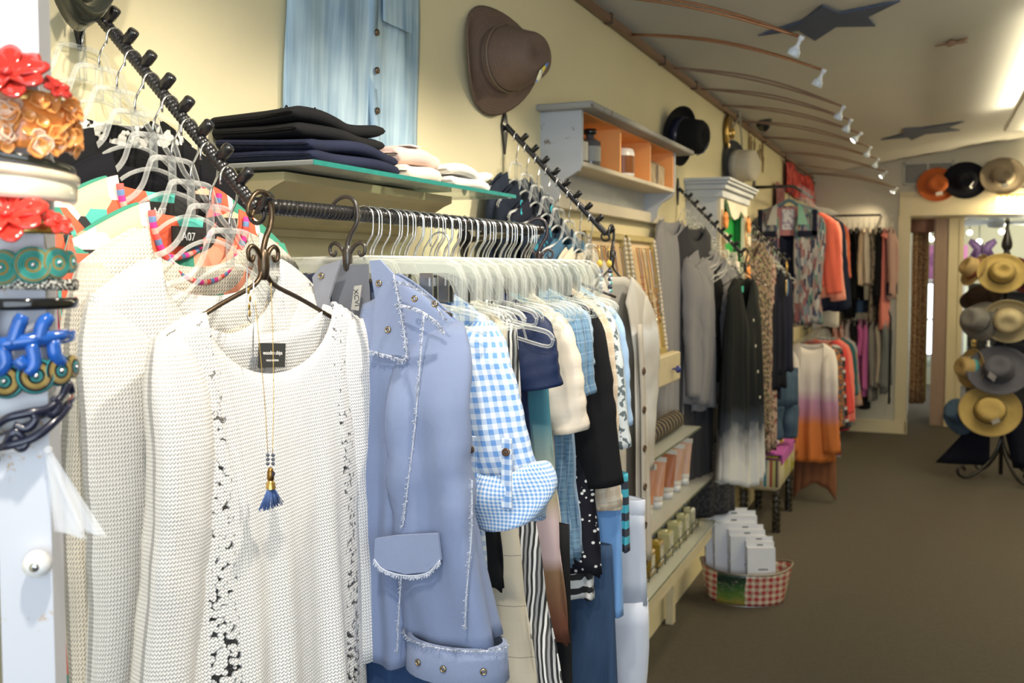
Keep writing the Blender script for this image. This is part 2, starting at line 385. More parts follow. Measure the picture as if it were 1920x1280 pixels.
# second opening: window of the back room, fan, shelf with trinkets, butterfly
wn = thing('window_2', 'w', 'w', (1.25, 15.3, 0)); del wn['label'], wn['category']; wn['kind'] = 'structure'
obj('window_pane', MB().box((-.35, 0, 1.0), (.75, .02, 1.55)), emit((.75, .88, 1), 1.3), wn, False); obj('window_frame', MB().box((-.4, -.02, .95), (.8, .03, 1.0)).box((-.4, -.02, 1.55), (.8, .03, 1.6)).box((.18, -.02, 1.0), (.22, .03, 1.55)), plain((.6, .6, .6)), wn, False)
t = thing('ceiling_fan', 'white ceiling fan in the back room seen above the hat stand', 'fan', atY(1868, 418, 13.3))
obj('motor', MB().lathe([(.001, -.06), (.09, -.05), (.11, 0), (.08, .06), (.02, .08), (.02, .75)], 16), plain((.75, .78, .8)), t)
for k in range(4):
    M = Matrix.Rotation(k*pi/2+2.6, 4, 'Z') @ Matrix.Rotation(.2, 4, 'X'); obj('blade', MB().prism([M @ Vector(p) for p in [(.1, -.04, 0), (.25, -.08, 0), (.72, -.09, 0), (.76, 0, 0), (.72, .09, 0), (.25, .08, 0), (.1, .04, 0)]], (0, 0, .012)), plain((.80, .85, .88)), t, False)
t = thing('display_shelf', 'dark trinket shelves in the back room behind the hats', 'shelf', (.98, 12.6, 0))
obj('back_panel', MB().box((-.55, .02, .1), (.75, .05, 1.5)), plain((.04, .035, .03)), t, False)
for z in (.35, .75, 1.10, 1.4): obj('shelf_board', MB().box((-.55, -.2, z), (.75, .02, z+.02), .003), plain((.05, .04, .035)), t, False)
random.seed(4)
for i in range(14):
    z = (.77, 1.12)[i % 2]; x = .5 + (i//2)*.15
    pr = [(.001, 0), (.03, 0), (.035, .02), (.02, .05), (.03, .09), (.012, .12), (.012, .15), (.02, .16), (.001, .17)]
    q = obj('trinket', MB().lathe([(r*random.uniform(.8, 1.3), zz*random.uniform(.7, 1.1)) for r, zz in pr], 12), [GOLD, plain((.45, .25, .08)), CHROME][i % 3]); q.location = (x, 12.48, z); tag(q, 'small gold and silver trinket on the dark shelves behind the hats', 'trinket', 'trinkets in the back room')
t = thing('butterfly', 'purple wire butterfly ornament above the leftmost straw hat', 'ornament', atY(1842, 467, 8.62))
for sx in (-1, 1):
    obj('wing', MB().tube([(sx*x, 0, z) for x, z in [(0, 0), (.03, .05), (.085, .08), (.10, .05), (.06, .0), (.085, -.05), (.05, -.075), (0, -.02)]], .006, 6, closed=True).prism([(sx*x, -.002, z) for x, z in [(0, 0), (.03, .05), (.085, .08), (.10, .05), (.06, .0), (.085, -.05), (.05, -.075), (0, -.02)]], (0, .004, 0)), plain((.22, .14, .36)), t)
obj('body', MB().blob((0, -.005, 0), .01, .01, .06), plain((.1, .06, .15)), t)
obj('stake', MB().tube(bez([(0, .0, -.05), (.01, 0, -.12), (.08, 0, -.18), (.175, 0, -.22)], 5), .004, 6), IRON, t)
# ---------------------------------------------------------------- ceiling: rail, arms, lamps, cut-outs, vent
COPPER = metal((.42, .21, .11), .45); BROWNROD = plain((.24, .14, .085), .4)
t = thing('lighting_rail', 'long copper brown lighting rail where the cream wall meets the ceiling', 'rail', (WX, 0, 2.60))
obj('rail_bar', MB().box((.003, 1.2, -.014), (.03, 10.6, .014), .003), plain((.23, .125, .075), .4, .2), t, False)
for yy in (3.55, 4.35, 5.0, 6.2, 7.3, 8.4): obj('bracket', MB().box((.002, yy, -.02), (.034, yy+.018, .022), .004), plain((.10, .06, .04)), t, False)
starts = [(1090, 3), (1185, 75), (1265, 130), (1315, 168), (1354, 197), (1392, 228), (1430, 258), (1465, 286), (1495, 308), (1516, 324)]
ends = [(1503, 70), (1545, 132), (1582, 200), (1596, 225), (1615, 250), (1633, 276), (1647, 298), (1662, 322), (1680, 352), (1692, 374)]
names = ['nearest lamp arm, the one passing under the large blue cut-out', 'second lamp arm from the front, with a bright bulb', 'third lamp arm from the front', 'fourth lamp arm from the front', 'fifth lamp arm from the front, bulb glowing towards the wall', 'sixth lamp arm from the front', 'seventh lamp arm from the front', 'eighth lamp arm from the front, bright bulb', 'ninth lamp arm, next to last before the back wall', 'farthest lamp arm, ending by the back doorway']
LAMPW = plain((.80, .82, .85), .3); BULB = emit((1, .93, .78), 6)
for i, (a, b) in enumerate(zip(starts, ends)):
    p = atX(*a, WX+.03); q = atZ(*b, 2.415 + (.05 if i > 6 else 0)); p.y = min(p.y, 10.4); q.y = min(q.y, 10.5); p.z = 2.60
    r = thing('lamp_arm', 'thin copper double-rod ' + names[i], 'lamp', p, 0, 'copper arm lamps along the ceiling rail'); d = q - p
    for s in ((-1, 1) if i not in (1,) else (-.4, .4)):
        obj('rod', MB().tube([Vector((d.x*k/12, d.y*k/12 + s*.010*math.sin(pi*k/12), d.z*k/12 + (.035+s*.009)*math.sin(pi*k/12))) for k in range(13)], .0045, 6), COPPER if i < 2 else BROWNROD, r)
    ax = Vector((-.55, .18, -1)).normalized() if i in (0, 1, 2, 3, 5, 6) else Vector((-.75, -.25, -.7)).normalized(); Q = ax.to_track_quat('Z', 'Y').to_matrix().to_4x4(); Q.translation = d
    k = 1.0
    obj('socket', MB().lathe([(r_*.6, z_*.52) for r_, z_ in [(.001, -.01), (.016, -.01), (.018, .012), (.011, .02), (.011, .055), (.018, .06), (.02, .075)]], 14, Q), LAMPW, r)
    obj('reflector', MB().lathe([(r_*.6, z_*.52) for r_, z_ in [(.018, .068), (.030, .078), (.034, .095), (.036, .118), (.033, .120), (.030, .110)]], 16, Q), plain((.72, .78, .85), .2), r)
    obj('bulb', MB().lathe([(r_*.6, z_*.52) for r_, z_ in [(.001, .113), (.030, .113), (.030, .108)]], 16, Q), BULB if i in (0, 1, 4, 7, 9) else emit((1, .95, .85), 1.5), r)
    W = p + d + ax*.075
    spot('lamp_arm_light', W, (WX+.1, W.y+.25, 1.55), 9 if i < 6 else 4.5, 85, (1, .80, .52), .025, .8)
BLUE = plain((.075, .105, .19), .7)
def cutout(pts, label, mat=BLUE):
    P = [atC(x, y, .012) for x, y in pts]; tag(obj('ceiling_cutout', MB().prism(P, (0, 0, .006)), mat, None, False), label, 'decoration', 'cut-outs on the ceiling')
cutout([(1421, 68), (1503, 42), (1542, 11), (1575, 26), (1688, 3), (1627, 33), (1642, 50), (1568, 51), (1528, 77), (1497, 58)], 'large slate blue four-pointed cut-out on the ceiling near the front lamp')
cutout([(1652, 263), (1694, 252), (1694, 242), (1728, 241), (1808, 229), (1775, 241), (1800, 245), (1735, 252), (1709, 263), (1702, 258)], 'slate blue cut-out farther back on the ceiling above the hats')
cutout([(1752, 88), (1775, 83), (1783, 75), (1793, 79), (1815, 72), (1803, 79), (1815, 81), (1795, 83), (1778, 89), (1774, 85)], 'small rust brown cut-out on the bright part of the ceiling', plain((.24, .10, .035)))
# vent
t = thing('air_vent', 'white slatted air vent high on the back wall', 'vent', atY(1726, 325, 10.69))
obj('frame', MB().box((-.16, -.012, -.11), (.30, .002, -.095)).box((-.16, -.012, .095), (.30, .002, .11)).box((-.16, -.012, -.11), (-.145, .002, .11)).box((.285, -.012, -.11), (.30, .002, .11)).box((.06, -.012, -.1), (.075, .002, .1)), plain((.62, .6, .55)), t, False)
obj('backing', MB().box((-.15, -.003, -.1), (.29, .003, .1)), plain((.12, .12, .12)), t, False)
for k in range(9):
    z = -.085 + k*.021; obj('slat', MB().box((-.145, -.010, z), (.06, -.003, z+.008)).box((.075, -.010, z), (.285, -.003, z+.008)), plain((.42, .41, .38)), t, False)
# dome camera and fluorescent fitting
c = atC(1432, 226, 0); t = thing('dome_mirror', 'black dome fixture under the ceiling beside the lamp arms', 'dome', c)
obj('base', MB().lathe([(.001, .012), (.052, .012), (.052, -.015), (.001, -.015)], 20), plain((.03, .03, .03)), t); obj('dome', MB().lathe([(.05, -.015), (.048, -.035), (.037, -.055), (.02, -.07), (.001, -.075)], 20), gloss((.012, .015, .02), .1), t)
t = thing('ceiling_light', 'long warm fluorescent fitting at the right edge by the ceiling', 'light', (.60, 6.7, 2.705))
obj('housing', MB().box((-.10, -1.68, 0), (.10, 1.68, .05), .01), plain((.75, .74, .7)), t, False); obj('tube', MB().cyl((.05, -1.6, -.015), (.05, 1.6, -.015), .014, 12), emit((1, .9, .6), 4), t)
# ---------------------------------------------------------------- hats
def hat(name, label, loc, axis, br, cr, ch, mat, band=None, dent=0, lift=.0, tagc=None, taper=.85, group=None, wav=.01, tpos=0, oval=1.12, spin=0, cat='hat', edge=None, bm=None):
    q = Vector(axis).normalized().to_track_quat('Z', 'Y'); r = thing(name, label, cat, loc, q.to_euler(), group)
    P = []; U = []; seg = 40
    for i in range(9):
        t = i/8; rad = lerp(cr, br, t); P.append([(rad*math.cos(2*pi*k/seg+spin)*oval, rad*math.sin(2*pi*k/seg+spin), (lift*abs(math.sin(2*pi*k/seg))**2 + wav*math.sin(4*pi*k/seg+1))*t*t - .012*math.sin(pi*t)) for k in range(seg)])
        U.append([(rad*2*pi*k/seg, rad) for k in range(seg)])
    m = MB(); m.grid(P, U, True); obj('brim', m, bm or mat, r, True, solid=.004)
    if edge: obj('brim_edge', MB().tube([Vector(p) for p in P[-1]], .006, 6, closed=True), edge, r)
    prof = [(cr*1.0, 0), (cr*.99, ch*.3), (cr*lerp(1, taper, .7), ch*.65), (cr*taper, ch*.86), (cr*taper*.88, ch*.96), (cr*taper*.6, ch), (cr*.3, ch*(1-dent*.6)), (.001, ch*(1-dent))]
    obj('crown', MB().lathe(prof, 36, None, oval, 1), mat, r)
    if band: obj('hat_band', MB().lathe([(cr*1.0, .004), (cr*1.03, .006), (cr*1.03, ch*.28), (cr*.99, ch*.3)], 36, None, oval, 1), band, r)
    if tagc:
        M = Matrix.Translation(Vector((cr*.55*math.cos(tpos), cr*1.02*math.sin(tpos), ch*.75))) @ Matrix.Rotation(tpos-pi/2, 4, 'Z') @ Matrix.Rotation(.5, 4, 'X')
        obj('price_tag', MB().prism([M @ Vector(p) for p in [(-.03, .01, -.03), (.03, .01, -.02), (.03, .01, .035), (-.03, .01, .03)]], (0, .002, .002)), plain(tagc, .4), r, False)
    return r
BS = straw((.22, .14, .10), .0075, .7, .35)
h = atX(941, 112, WX+.055)
hh = hat('straw_hat', 'brown woven straw hat with wide brim hung on the cream wall', h, (1, -.22, -.02), .145, .086, .125, BS, None, .05, -.035, None, .72, None, .012)
obj('cord', MB().lathe([(.089, .018), (.0915, .021), (.089, .024)], 36, None, 1.12, 1), plain((.20, .14, .09)), hh)
obj('price_tag', MB().box((-.03, -.004, -.004), (.035, .03, .0), .001), cells([(.9, .75, .12), (.12, .3, .7), (.9, .85, .6), (.95, .72, .1)], 40), hh, False, (.015, -.055, .118), (.6, .2, .5))
# ---------------------------------------------------------------- denim vest pinned to the wall
VD = denim((.10, .22, .38), (.52, .68, .76), .34, (45, 2.2, 1))
def vestmesh(y0, y1, top, bot, fr):
    P = []; U = []
    for i in range(25):
        s = i/24; row = []; ur = []
        for j in range(29):
            a = j/28; yy = lerp(y0, y1, a) + .012*math.sin(s*4+a)*(1-s) + (a-.5)*.03*s
            zb = bot + fr*max(0, 1-a/.28)**1.4 + .004*math.sin(a*40); z = lerp(top, zb, s)
            x = .012 + .016*math.sin(pi*a)**.6 + .006*s*math.sin(13*a+2.5*s+1) + .004*math.sin(27*a-3*s)
            row.append((x, yy, z)); ur.append((yy-y0 + .05*s*math.sin(3*a), z))
        P.append(row); U.append(ur)
    return MB().grid(P, U)
t = thing('denim_vest', 'faded blue sleeveless denim shirt with frayed hem pinned on the wall', 'shirt', (WX, 1.57, 1.92))
obj('body', vestmesh(.0, .50, .42, -.01, .065), VD, t, True, solid=.003)
P = [[(.030+.004*math.sin(i*.7), .262+.012*i/12+ k*.030 - .008*math.sin(i/12*2), .42-.425*i/12) for k in (0, 1)] for i in range(13)]
obj('button_placket', MB().grid(P, [[(q[1], q[2]) for q in r] for r in P]), denim((.14, .27, .42), (.45, .6, .7), .5, (20, 2, 1)), t, True, solid=.006)
for z in (.26, .18, .095, .01): obj('button', MB().lathe([(.001, .004), (.003, .0035), (.0045, .005), (.007, .004), (.0075, 0)], 14, Matrix.Translation((.036, .282, z)) @ Matrix.Rotation(pi/2, 4, 'Y')), BRONZE, t)
obj('pocket', MB().box((.036, .31, .29), (.041, .43, .42), .002), VD, t, False)
fr = MB(); random.seed(2)
for k in range(70):
    a = k/69*.3; z = -.01 + .065*max(0, 1-a/.28)**1.4; y = a*.5; fr.tube([(.02, y, z+.004), (.024, y+random.uniform(-.006, .006), z-random.uniform(.004, .014))], .0009, 3)
obj('frayed_hem', fr, plain((.75, .78, .76)), t)
# ---------------------------------------------------------------- glass shelf on a moulded ledge, folded clothes on it
t = thing('glass_shelf', 'green-edged glass shelf on a dark moulded ledge over the clothes rail', 'shelf', (WX, 0, 1.843))
gy0, gy1 = 1.325, 2.15
obj('glass_pane', MB().box((.01, gy0, 0), (.23, gy1, .008), .001), clear((.78, .90, .84), .10, .02), t, False)
obj('glass_edge', MB().box((.2305, gy0, .0), (.233, gy1, .008)).box((.01, gy1, 0), (.233, gy1+.003, .008)), gloss((.02, .22, .19), .15), t, False)
prof = [(0, -.005), (.15, -.005), (.15, -.02), (.13, -.028), (.10, -.045), (.075, -.06), (.055, -.08), (.03, -.092), (.03, -.105), (0, -.105)]
obj('moulded_ledge', MB().prism([(x, 1.36, z) for x, z in prof], (0, .62, 0)), plain((.42, .35, .20), .5), t, False)
def folded(name, label, y0, y1, x0, x1, z0, h, mat, cat, seed, group=None, sag=.25):
    # a folded garment: a soft stack of layers with a rounded fold towards the room
    y0 = 1.34+(y0-1.36)*.66; y1 = 1.34+(y1-1.36)*.66; z0 -= .0225
    random.seed(seed); r = thing(name, label, cat, (WX+x0, y0, z0), 0, group); n = max(1, int(h/.02)); lay = h/n; dx = x1-x0; dy = y1-y0
    for k in range(n):
        P = []; U = []; ph = random.uniform(0, 6); ins = random.uniform(0, .02)
        sec = [(0, 0), (dx*.5, 0), (dx-ins-lay*.5, 0), (dx-ins-lay*.15, lay*.15), (dx-ins, lay*.5), (dx-ins-lay*.15, lay*.85), (dx-ins-lay*.5, lay), (dx*.5, lay*1.02), (0, lay)]
        for i in range(25):
            a = (0, .008, .02, .04, .07, .1)[i] if i < 6 else (1-(0, .008, .02, .04, .07, .1)[24-i] if i > 18 else .1+.8*(i-5)/14); b_ = min(a, 1-a)*10; e = math.sqrt(max(0, 1-(1-min(1, b_))**2))
            P.append([(x*(.97+.03*e) + .006*math.sin(9*a+ph), dy*a + .004*math.sin(x*40+ph), k*lay + (z-lay/2)*(.12+.88*e) + lay/2 + (.007*math.sin(7*a+ph+x*12))*(k/n+.25)) for x, z in sec]); U.append([(x*1.0, dy*a) for x, z in sec])
        fm = MB().grid(P, U); fm.f += [tuple(range(9)), tuple(range(24*9, 25*9))]; obj('fold_layer', fm, mat, r, True)
    return r
folded('folded_jeans', 'dark navy folded jeans lying directly on the glass shelf', 1.36, 1.83, .02, .225, 1.875, .042, denim((.008, .011, .03), (.022, .028, .06), .5), 'jeans', 3)
bl = folded('folded_blouse', 'black lace-trimmed top folded on the navy jeans on the glass shelf', 1.38, 1.80, .015, .205, 1.919, .045, BLACKMATTE, 'top', 5)
m = MB()
for k in range(9): m.tube(bez([(.10+.006*k, .04+.008*k, .042), (.102+.006*k, .045+.008*k, .052+.006*math.sin(k*1.3)), (.105+.006*k, .050+.008*k, .042)], 5), .0013, 5)
obj('lace_trim', m, BLACKMATTE, bl)
folded('folded_trousers', 'white folded trousers at the far end of the glass shelf', 2.14, 2.47, .03, .215, 1.875, .045, fabric((.78, .74, .66)), 'trousers', 7)
folded('folded_trousers', 'cream folded trousers under the pale pink ones on the shelf', 1.88, 2.13, .03, .218, 1.875, .03, fabric((.80, .70, .56)), 'trousers', 8)
pk = folded('folded_trousers', 'pale pink folded trousers stacked on the cream ones on the shelf', 1.86, 2.15, .02, .20, 1.906, .034, fabric((.80, .56, .48)), 'trousers', 9)
obj('paper_tag', MB().box((.12, .05, .036), (.17, .09, .038)), plain((.85, .85, .8)), pk, False)
# ---------------------------------------------------------------- wall shelf with orange inside
GREYW = wood((.42, .44, .47), (.55, .57, .60), 4, (1, 2, 6), .6, (.20, .15, .11)); ORANGE = plain((.95, .40, .12), .5); GREYTOP = wood((.30, .30, .29), (.40, .39, .36), 8, (3, 1, 3), .7, (.16, .13, .10)); LIP = wood((.62, .55, .42), (.72, .66, .54), 4, (4, 1, 4), .6, (.28, .2, .13))
t = thing('wall_shelf', 'distressed grey wooden wall shelf with bright orange compartments', 'shelf', (WX, 0, 0))
obj('top_board', MB().box((0, 2.87, 2.165), (.185, 4.27, 2.185), .004), GREYTOP, t, False)
obj('bottom_board', MB().box((0, 2.93, 1.995), (.135, 4.12, 2.012), .003), LIP, t, False)
side = [(0, 2.165), (.135, 2.165), (.135, 2.0), (.125, 1.98), (.10, 1.965), (.08, 1.955), (.065, 1.93), (.055, 1.895), (.04, 1.875), (.015, 1.87), (0, 1.875)]
for y in (2.91, 4.12): obj('side_panel', MB().prism([(x, y, z) for x, z in side], (0, .02, 0)), GREYW, t, False)
obj('back_board', MB().box((0.001, 2.93, 2.012), (.012, 4.12, 2.165)), ORANGE, t, False); obj('lower_back', MB().box((0.001, 2.93, 1.88), (.008, 4.12, 1.995)), plain((.55, .56, .55)), t, False)
obj('compartment_lining', MB().box((.012, 2.93, 2.161), (.133, 4.12, 2.164)), ORANGE, t, False)
for y in (3.33, 3.73): obj('divider', MB().box((.012, y, 2.012), (.133, y+.016, 2.162)), ORANGE, t, False)
obj('divider', MB().box((.012, 4.104, 2.012), (.131, 4.119, 2.162)), ORANGE, t, False)
obj('front_lip', MB().box((.012, 2.95, 1.872), (.035, 4.35, 1.915), .003), LIP, t, False)
# jars in the shelf
def bottle(name, label, cat, loc, prof, mat, cap, capp, lab=None, group=None, seg=20):
    r = thing(name, label, cat, loc, 0, group); obj('body', MB().lathe(prof, seg), mat, r)
    if capp: obj('cap', MB().lathe(capp, 16), cap, r)
    if lab:
        c_, z0, z1, rad, m = lab; obj('label', MB().lathe([(rad, z0), (rad, z1)], seg, None, 1, 1, pi*1.1), m, r, True, None, (0, 0, c_))
    return r
z = 2.0125
bottle('candle_jar', 'white candle jar with amber label in the middle orange compartment', 'jar', (WX+.085, 3.52, z), [(.001, 0), (.042, 0), (.045, .006), (.045, .085), (.04, .1), (.03, .104), (.001, .104)], plain((.82, .8, .78), .3), None, None, (-1.5, .012, .075, .0455, plain((.22, .07, .015), .3)))
bottle('glass_bottle', 'dark stoppered bottle with twig in the first orange compartment', 'bottle', (WX+.08, 3.16, z), [(.001, 0), (.035, 0), (.036, .01), (.036, .085), (.02, .095), (.014, .10), (.014, .115), (.001, .115)], gloss((.12, .12, .12), .2), IRON, [(.014, .11), (.022, .112), (.022, .128), (.001, .13)], (-2, .02, .07, .0365, plain((.38, .38, .34))))
bottle('glass_bottle', 'amber bottle with cream label at the left of the orange shelf', 'bottle', (WX+.085, 3.03, z), [(.001, 0), (.03, 0), (.03, .07), (.016, .085), (.014, .095), (.001, .095)], gloss((.15, .05, .01), .2), IRON, None, (-2, .01, .07, .0305, plain((.8, .72, .58))))
for i, y in enumerate((3.84, 3.98)):
    r = thing('paper_box', ['kraft paper packet in the last orange compartment, left of two', 'kraft paper packet in the last orange compartment, right of two'][i], 'packet', (WX+.08, y, z), 0)
    obj('packet', MB().prism([(-.035, -.05, 0), (.035, -.05, 0), (.035, .05, 0), (-.035, .05, 0)], (0, 0, .08)), printed((.42, .33, .22), [(.5, .42, .3)], 20), r, False); obj('folded_top', MB().prism([(-.035, -.05, .08), (.035, -.05, .08), (.006, -.045, .10), (-.006, -.045, .10)], (0, .095, 0)), plain((.42, .33, .22)), r, False)
# wall hats farther along, plates, sconce, bird decals, red cloth
hat('black_hat', 'black felt hat with upturned brim and white tag hung past the wall shelf', atX(1272, 255, WX+.05), (1, -.25, -.12), .135, .085, .13, BLACKMATTE, gloss((.02, .02, .05), .3), .1, .03, (.8, .8, .85), .9, None, .01, -.6)
hat('two_tone_hat', 'cream hat with charcoal brim standing on the white cabinet', atX(1378, 312, WX+.05), (1, -.2, 0), .155, .095, .13, fabric((.62, .56, .44)), plain((.5, .46, .38)), .02, 0, None, .97, None, .006, bm=fabric((.05, .05, .055)))
t = thing('wall_sconce', 'round brass wall lamp with a dark cable above the white cabinet', 'lamp', atX(1367, 250, WX+.02), (0, pi/2, 0))
obj('plate', MB().lathe([(.001, .01), (.10, .008), (.11, 0), (.10, -.015), (.001, -.015)], 24), metal((.4, .26, .08), .3), t); obj('boss', MB().lathe([(.03, .008), (.028, .03), (.001, .035)], 16), GOLD, t)
m = MB().tube(bez([(-.02, .05, 0), (-.18, .3, .02), (-.25, .1, .02), (-.1, .25, .02), (.05, .35, .015), (.06, .22, .01)], 8), .006, 6); obj('cable', m, plain((.4, .37, .3)), t)
for i, (x, y) in enumerate([(1404, 268), (1408, 277), (1414, 279), (1429, 284), (1424, 292), (1420, 302), (1430, 306)]):
    p = atX(x, y, WX+.004); q = obj('bird_ornament', MB().prism([(0, -.015, -.06), (0, 0, -.07), (0, .02, 0), (0, .045, .05), (0, .01, .03), (0, -.01, .08), (0, -.012, .02)], (.006, 0, 0)), plain((.30, .19, .06)), None, False); q.location = p; tag(q, 'tiny brown bird ornament in the flock on the cream wall', 'ornament', 'bird ornaments on the wall')
t = thing('red_wall_cloth', 'bright red cloth hung high on the wall near the back corner', 'cloth', atX(1469, 302, WX+.01))
P = [[(.02+.012*math.sin(j*.9+i*.3), j*.19, .0 - .25*i/8 + .01*math.sin(j)) for j in range(13)] for i in range(9)]
obj('cloth', MB().grid(P, [[(p[1], p[2]) for p in r] for r in P]), printed((.65, .07, .06), [(.8, .15, .12), (.4, .03, .04)], 6, .5), t, True, solid=.005); obj('rod', MB().cyl((.02, -.05, 0), (.02, 2.35, 0), .008, 8), IRON, t)
P = [[(.02+.01*math.sin(j*1.1+i*.4), j*.06, -.7*i/8) for j in range(9)] for i in range(9)]
q = obj('scarf', MB().grid(P, [[(p[1], p[2]) for p in r] for r in P]), printed((.30, .10, .12), [(.42, .2, .2)], 12), None, True, solid=.005); q.location = atX(1450, 340, WX+.01); tag(q, 'dull maroon scarf hanging on the wall behind the plaid shirt rack', 'scarf')
# ================================================================ clothes
def text_mesh(txt, size, mat, parent, M, extr=.0003, name='lettering'):
    c = bpy.data.curves.new('txt', 'FONT'); c.body = txt; c.size = size; c.extrude = extr; c.align_x = 'CENTER'; c.align_y = 'CENTER'
    o = bpy.data.objects.new('txt', c); COL.objects.link(o); dg = bpy.context.evaluated_depsgraph_get(); me = bpy.data.meshes.new_from_object(o.evaluated_get(dg))
    bpy.data.objects.remove(o); me.transform(M); me.materials.clear(); me.materials.append(mat)
    return obj(name, me, mat, parent, False)
def panel(m, side, sp, a0=-1, a1=1, cols=36, rows=26, gap=None):
    # side -1 front, +1 back.  columns hang from the neckline or the shoulder line down to the hem
    L = sp['L']; nw = sp['nw']; sw = sp['sw']; sd = sp['sd']; nd = sp['nf'] if side < 0 else sp['nb']; W = sp['W']; D = sp['D']; Dh = sp['Dh']; rn, ra = sp['rip']; ph = sp['ph'] + (0 if side < 0 else 2)
    A = [lerp(a0, a1, j/cols) for j in range(cols+1)]; k = nw/sw
    A = sorted(set(A + [q for q in (-k, k, -k*.97, k*.97) if a0 < q < a1])); P = []; U = []
    for i in range(rows+1):
        s = (i/rows)**1.05; row = []; ur = []
        for a in A:
            xt = a*sw; ax = abs(xt)
            if ax < nw:
                q = ax/nw; zt = -nd*(math.sqrt(max(0, 1-q*q)) if sp['neck'] == 'scoop' else (1-q))
            else: zt = -sd*((ax-nw)/(sw-nw))**1.25
            zb = -L + sp['hc']*(a*a) + .006*math.sin(a*9+ph); z = lerp(zt, zb, s); f = -z/L
            x = a*pw(W, f)
            if gap and side < 0: x += math.copysign(1, a)*0
            d = .010 + D*min(1, s*5)**.7 + (Dh-D)*s
            y = d*max(0, 1-a*a)**.45
            env = max(0, 1-a**6)*min(1, s*1.6)**1.3
            y += ra*env*(.55*math.sin(pi*rn*a+ph+.5*s) + .3*math.sin(pi*rn*1.7*a+2.1*ph) + .25*math.sin(pi*rn*.6*a-ph+2*s))
            y += sp['sway']*s*s*side*0
            row.append((x + .004*math.sin(14*s+ph)*s, side*y, z)); ur.append((x + (0 if side < 0 else 1.37), z))
        P.append(row); U.append(ur)
    m.grid(P, U)
def slv_cx(sp, sl, t):
    return sp['sw'] - sl.get('r0', .06) + .018 + sl.get('out', .02)*t
def sleeve(sp, sx, sl):
    L = sl['L']; r0 = sl.get('r0', .06); r1 = sl.get('r1', .05); m = MB(); seg = 26; rows = sl.get('rows', 22); P = []; U = []; ph = sp['ph']*1.7 + sx
    fl = sl.get('flat', .42); fy = sl.get('fwd', -.012); wr = sl.get('wr', .05)
    for i in range(rows+1):
        t = i/rows; q = min(1, t/.16); e = math.sin(q*pi/2)
        r = lerp(.020, r0, e) if t < .16 else lerp(r0, r1, (t-.16)/.84)
        cx = slv_cx(sp, sl, t) + (1-e)*(r0-.040) + .008*math.sin(pi*t*1.4+ph)*t; cz = -sp['sd'] + .004 - L*t; cy = fy*min(1, t*4) + .006*math.sin(5*t+ph)
        bend = math.exp(-((t-.5)/.16)**2) if L > .35 else .3; row = []; ur = []
        for k in range(seg):
            a = 2*pi*k/seg
            w1 = 1 + (.9*wr+.035)*math.sin(3*a+ph+2.2*t)*min(1, t*3) + (.6*wr+.02)*math.sin(5*a-ph*2-3*t)*min(1, t*3) + (.5*wr+.02)*bend*math.sin(34*t+2*a+ph)
            row.append((sx*(cx + r*w1*math.cos(a)), cy + r*fl*(2*w1-1)*math.sin(a) , cz + .010*math.sin(a+1)*t)); ur.append((r0*a+.4, cz))
        P.append(row); U.append(ur)
    m.grid(P, U, True); return m
def garment(name, label, cat, loc, rz, mat, L=.62, nw=.085, nf=.07, nb=.015, sw=.195, sd=.06, W=None, D=.03, Dh=.045, rip=(5, .010), ph=0, neck='scoop', hc=0, slv=None, smat=None, group=None, opening=None, cols=36, rows=26, back=True, lining=None, solid=.0025, straps=False):
    r = thing(name, label, cat, loc, rz, group)
    sp = dict(L=L, nw=nw, nf=nf, nb=nb, sw=sw, sd=sd, W=W or ([(0, sw), (.08, sw), (.2, sw*.90), (.4, sw*.90), (1, sw*1.04)] if slv and slv['L'] > .1 else [(0, sw), (.15, sw), (.35, sw*1.02), (1, sw*1.12)]), D=D, Dh=Dh, rip=rip, ph=ph, neck=neck, hc=hc, sway=0)
    m = MB(); panel(m, -1, sp, -1, 1, cols, rows) if opening is None else [panel(m, -1, sp, *q, max(8, int(cols*abs(q[1]-q[0])/2)), rows) for q in ((-1, -opening[0]), (opening[1], 1))]
    panel(m, 1, sp, -1, 1, cols, rows)
    obj('body', m, mat, r, True, solid=solid)
    if slv:
        for sx in (-1, 1):
            s = obj('sleeve', sleeve(sp, sx, slv), smat or mat, r, True, solid=solid)
            if slv.get('cuff'):
                t0 = slv.get('r1', .05)*1.03; cx = slv_cx(sp, slv, 1) + .008*math.sin(pi*1.4+ph*1.7+sx); z = -sd + .004 - slv['L']; fl = slv.get('flat', .42); fy = slv.get('fwd', -.012)
                obj('cuff', MB().lathe([(t0*.98, z+slv['cuff']), (t0*1.03, z+slv['cuff']*.9), (t0*1.03, z), (t0*.99, z-.002)], 18, Matrix.Translation((sx*cx, fy, 0)), 1, fl), slv.get('cmat') or smat or mat, s)
    r['_sp'] = 0; del r['_sp']
    return r, sp
def buttons(parent, pts, rad, mat=BUTTON, ax='y', n=12):
    me = MB().lathe([(.001, .0025), (rad*.35, .002), (rad*.55, .0035), (rad, .003), (rad*1.03, 0)], n).mesh('button')
    for p in pts: obj('button', me, mat, parent, True, p, (pi/2, 0, 0))
def ribbed(path, r, amp=.0012, per=.008, seg=10):       # rod wrapped in cord
    P = []; path = [Vector(p) for p in path]; tot = sum((b-a).length for a, b in zip(path, path[1:])); out = []
    for a, b in zip(path, path[1:]):
        n = max(2, int((b-a).length/(per/4)))
        out += [a.lerp(b, k/n) for k in range(n)]
    out.append(path[-1]); n = len(out)
    return MB().tube(out, lambda t: r + amp*(1 if int(t*(n-1)) % 4 < 2 else -1), seg)
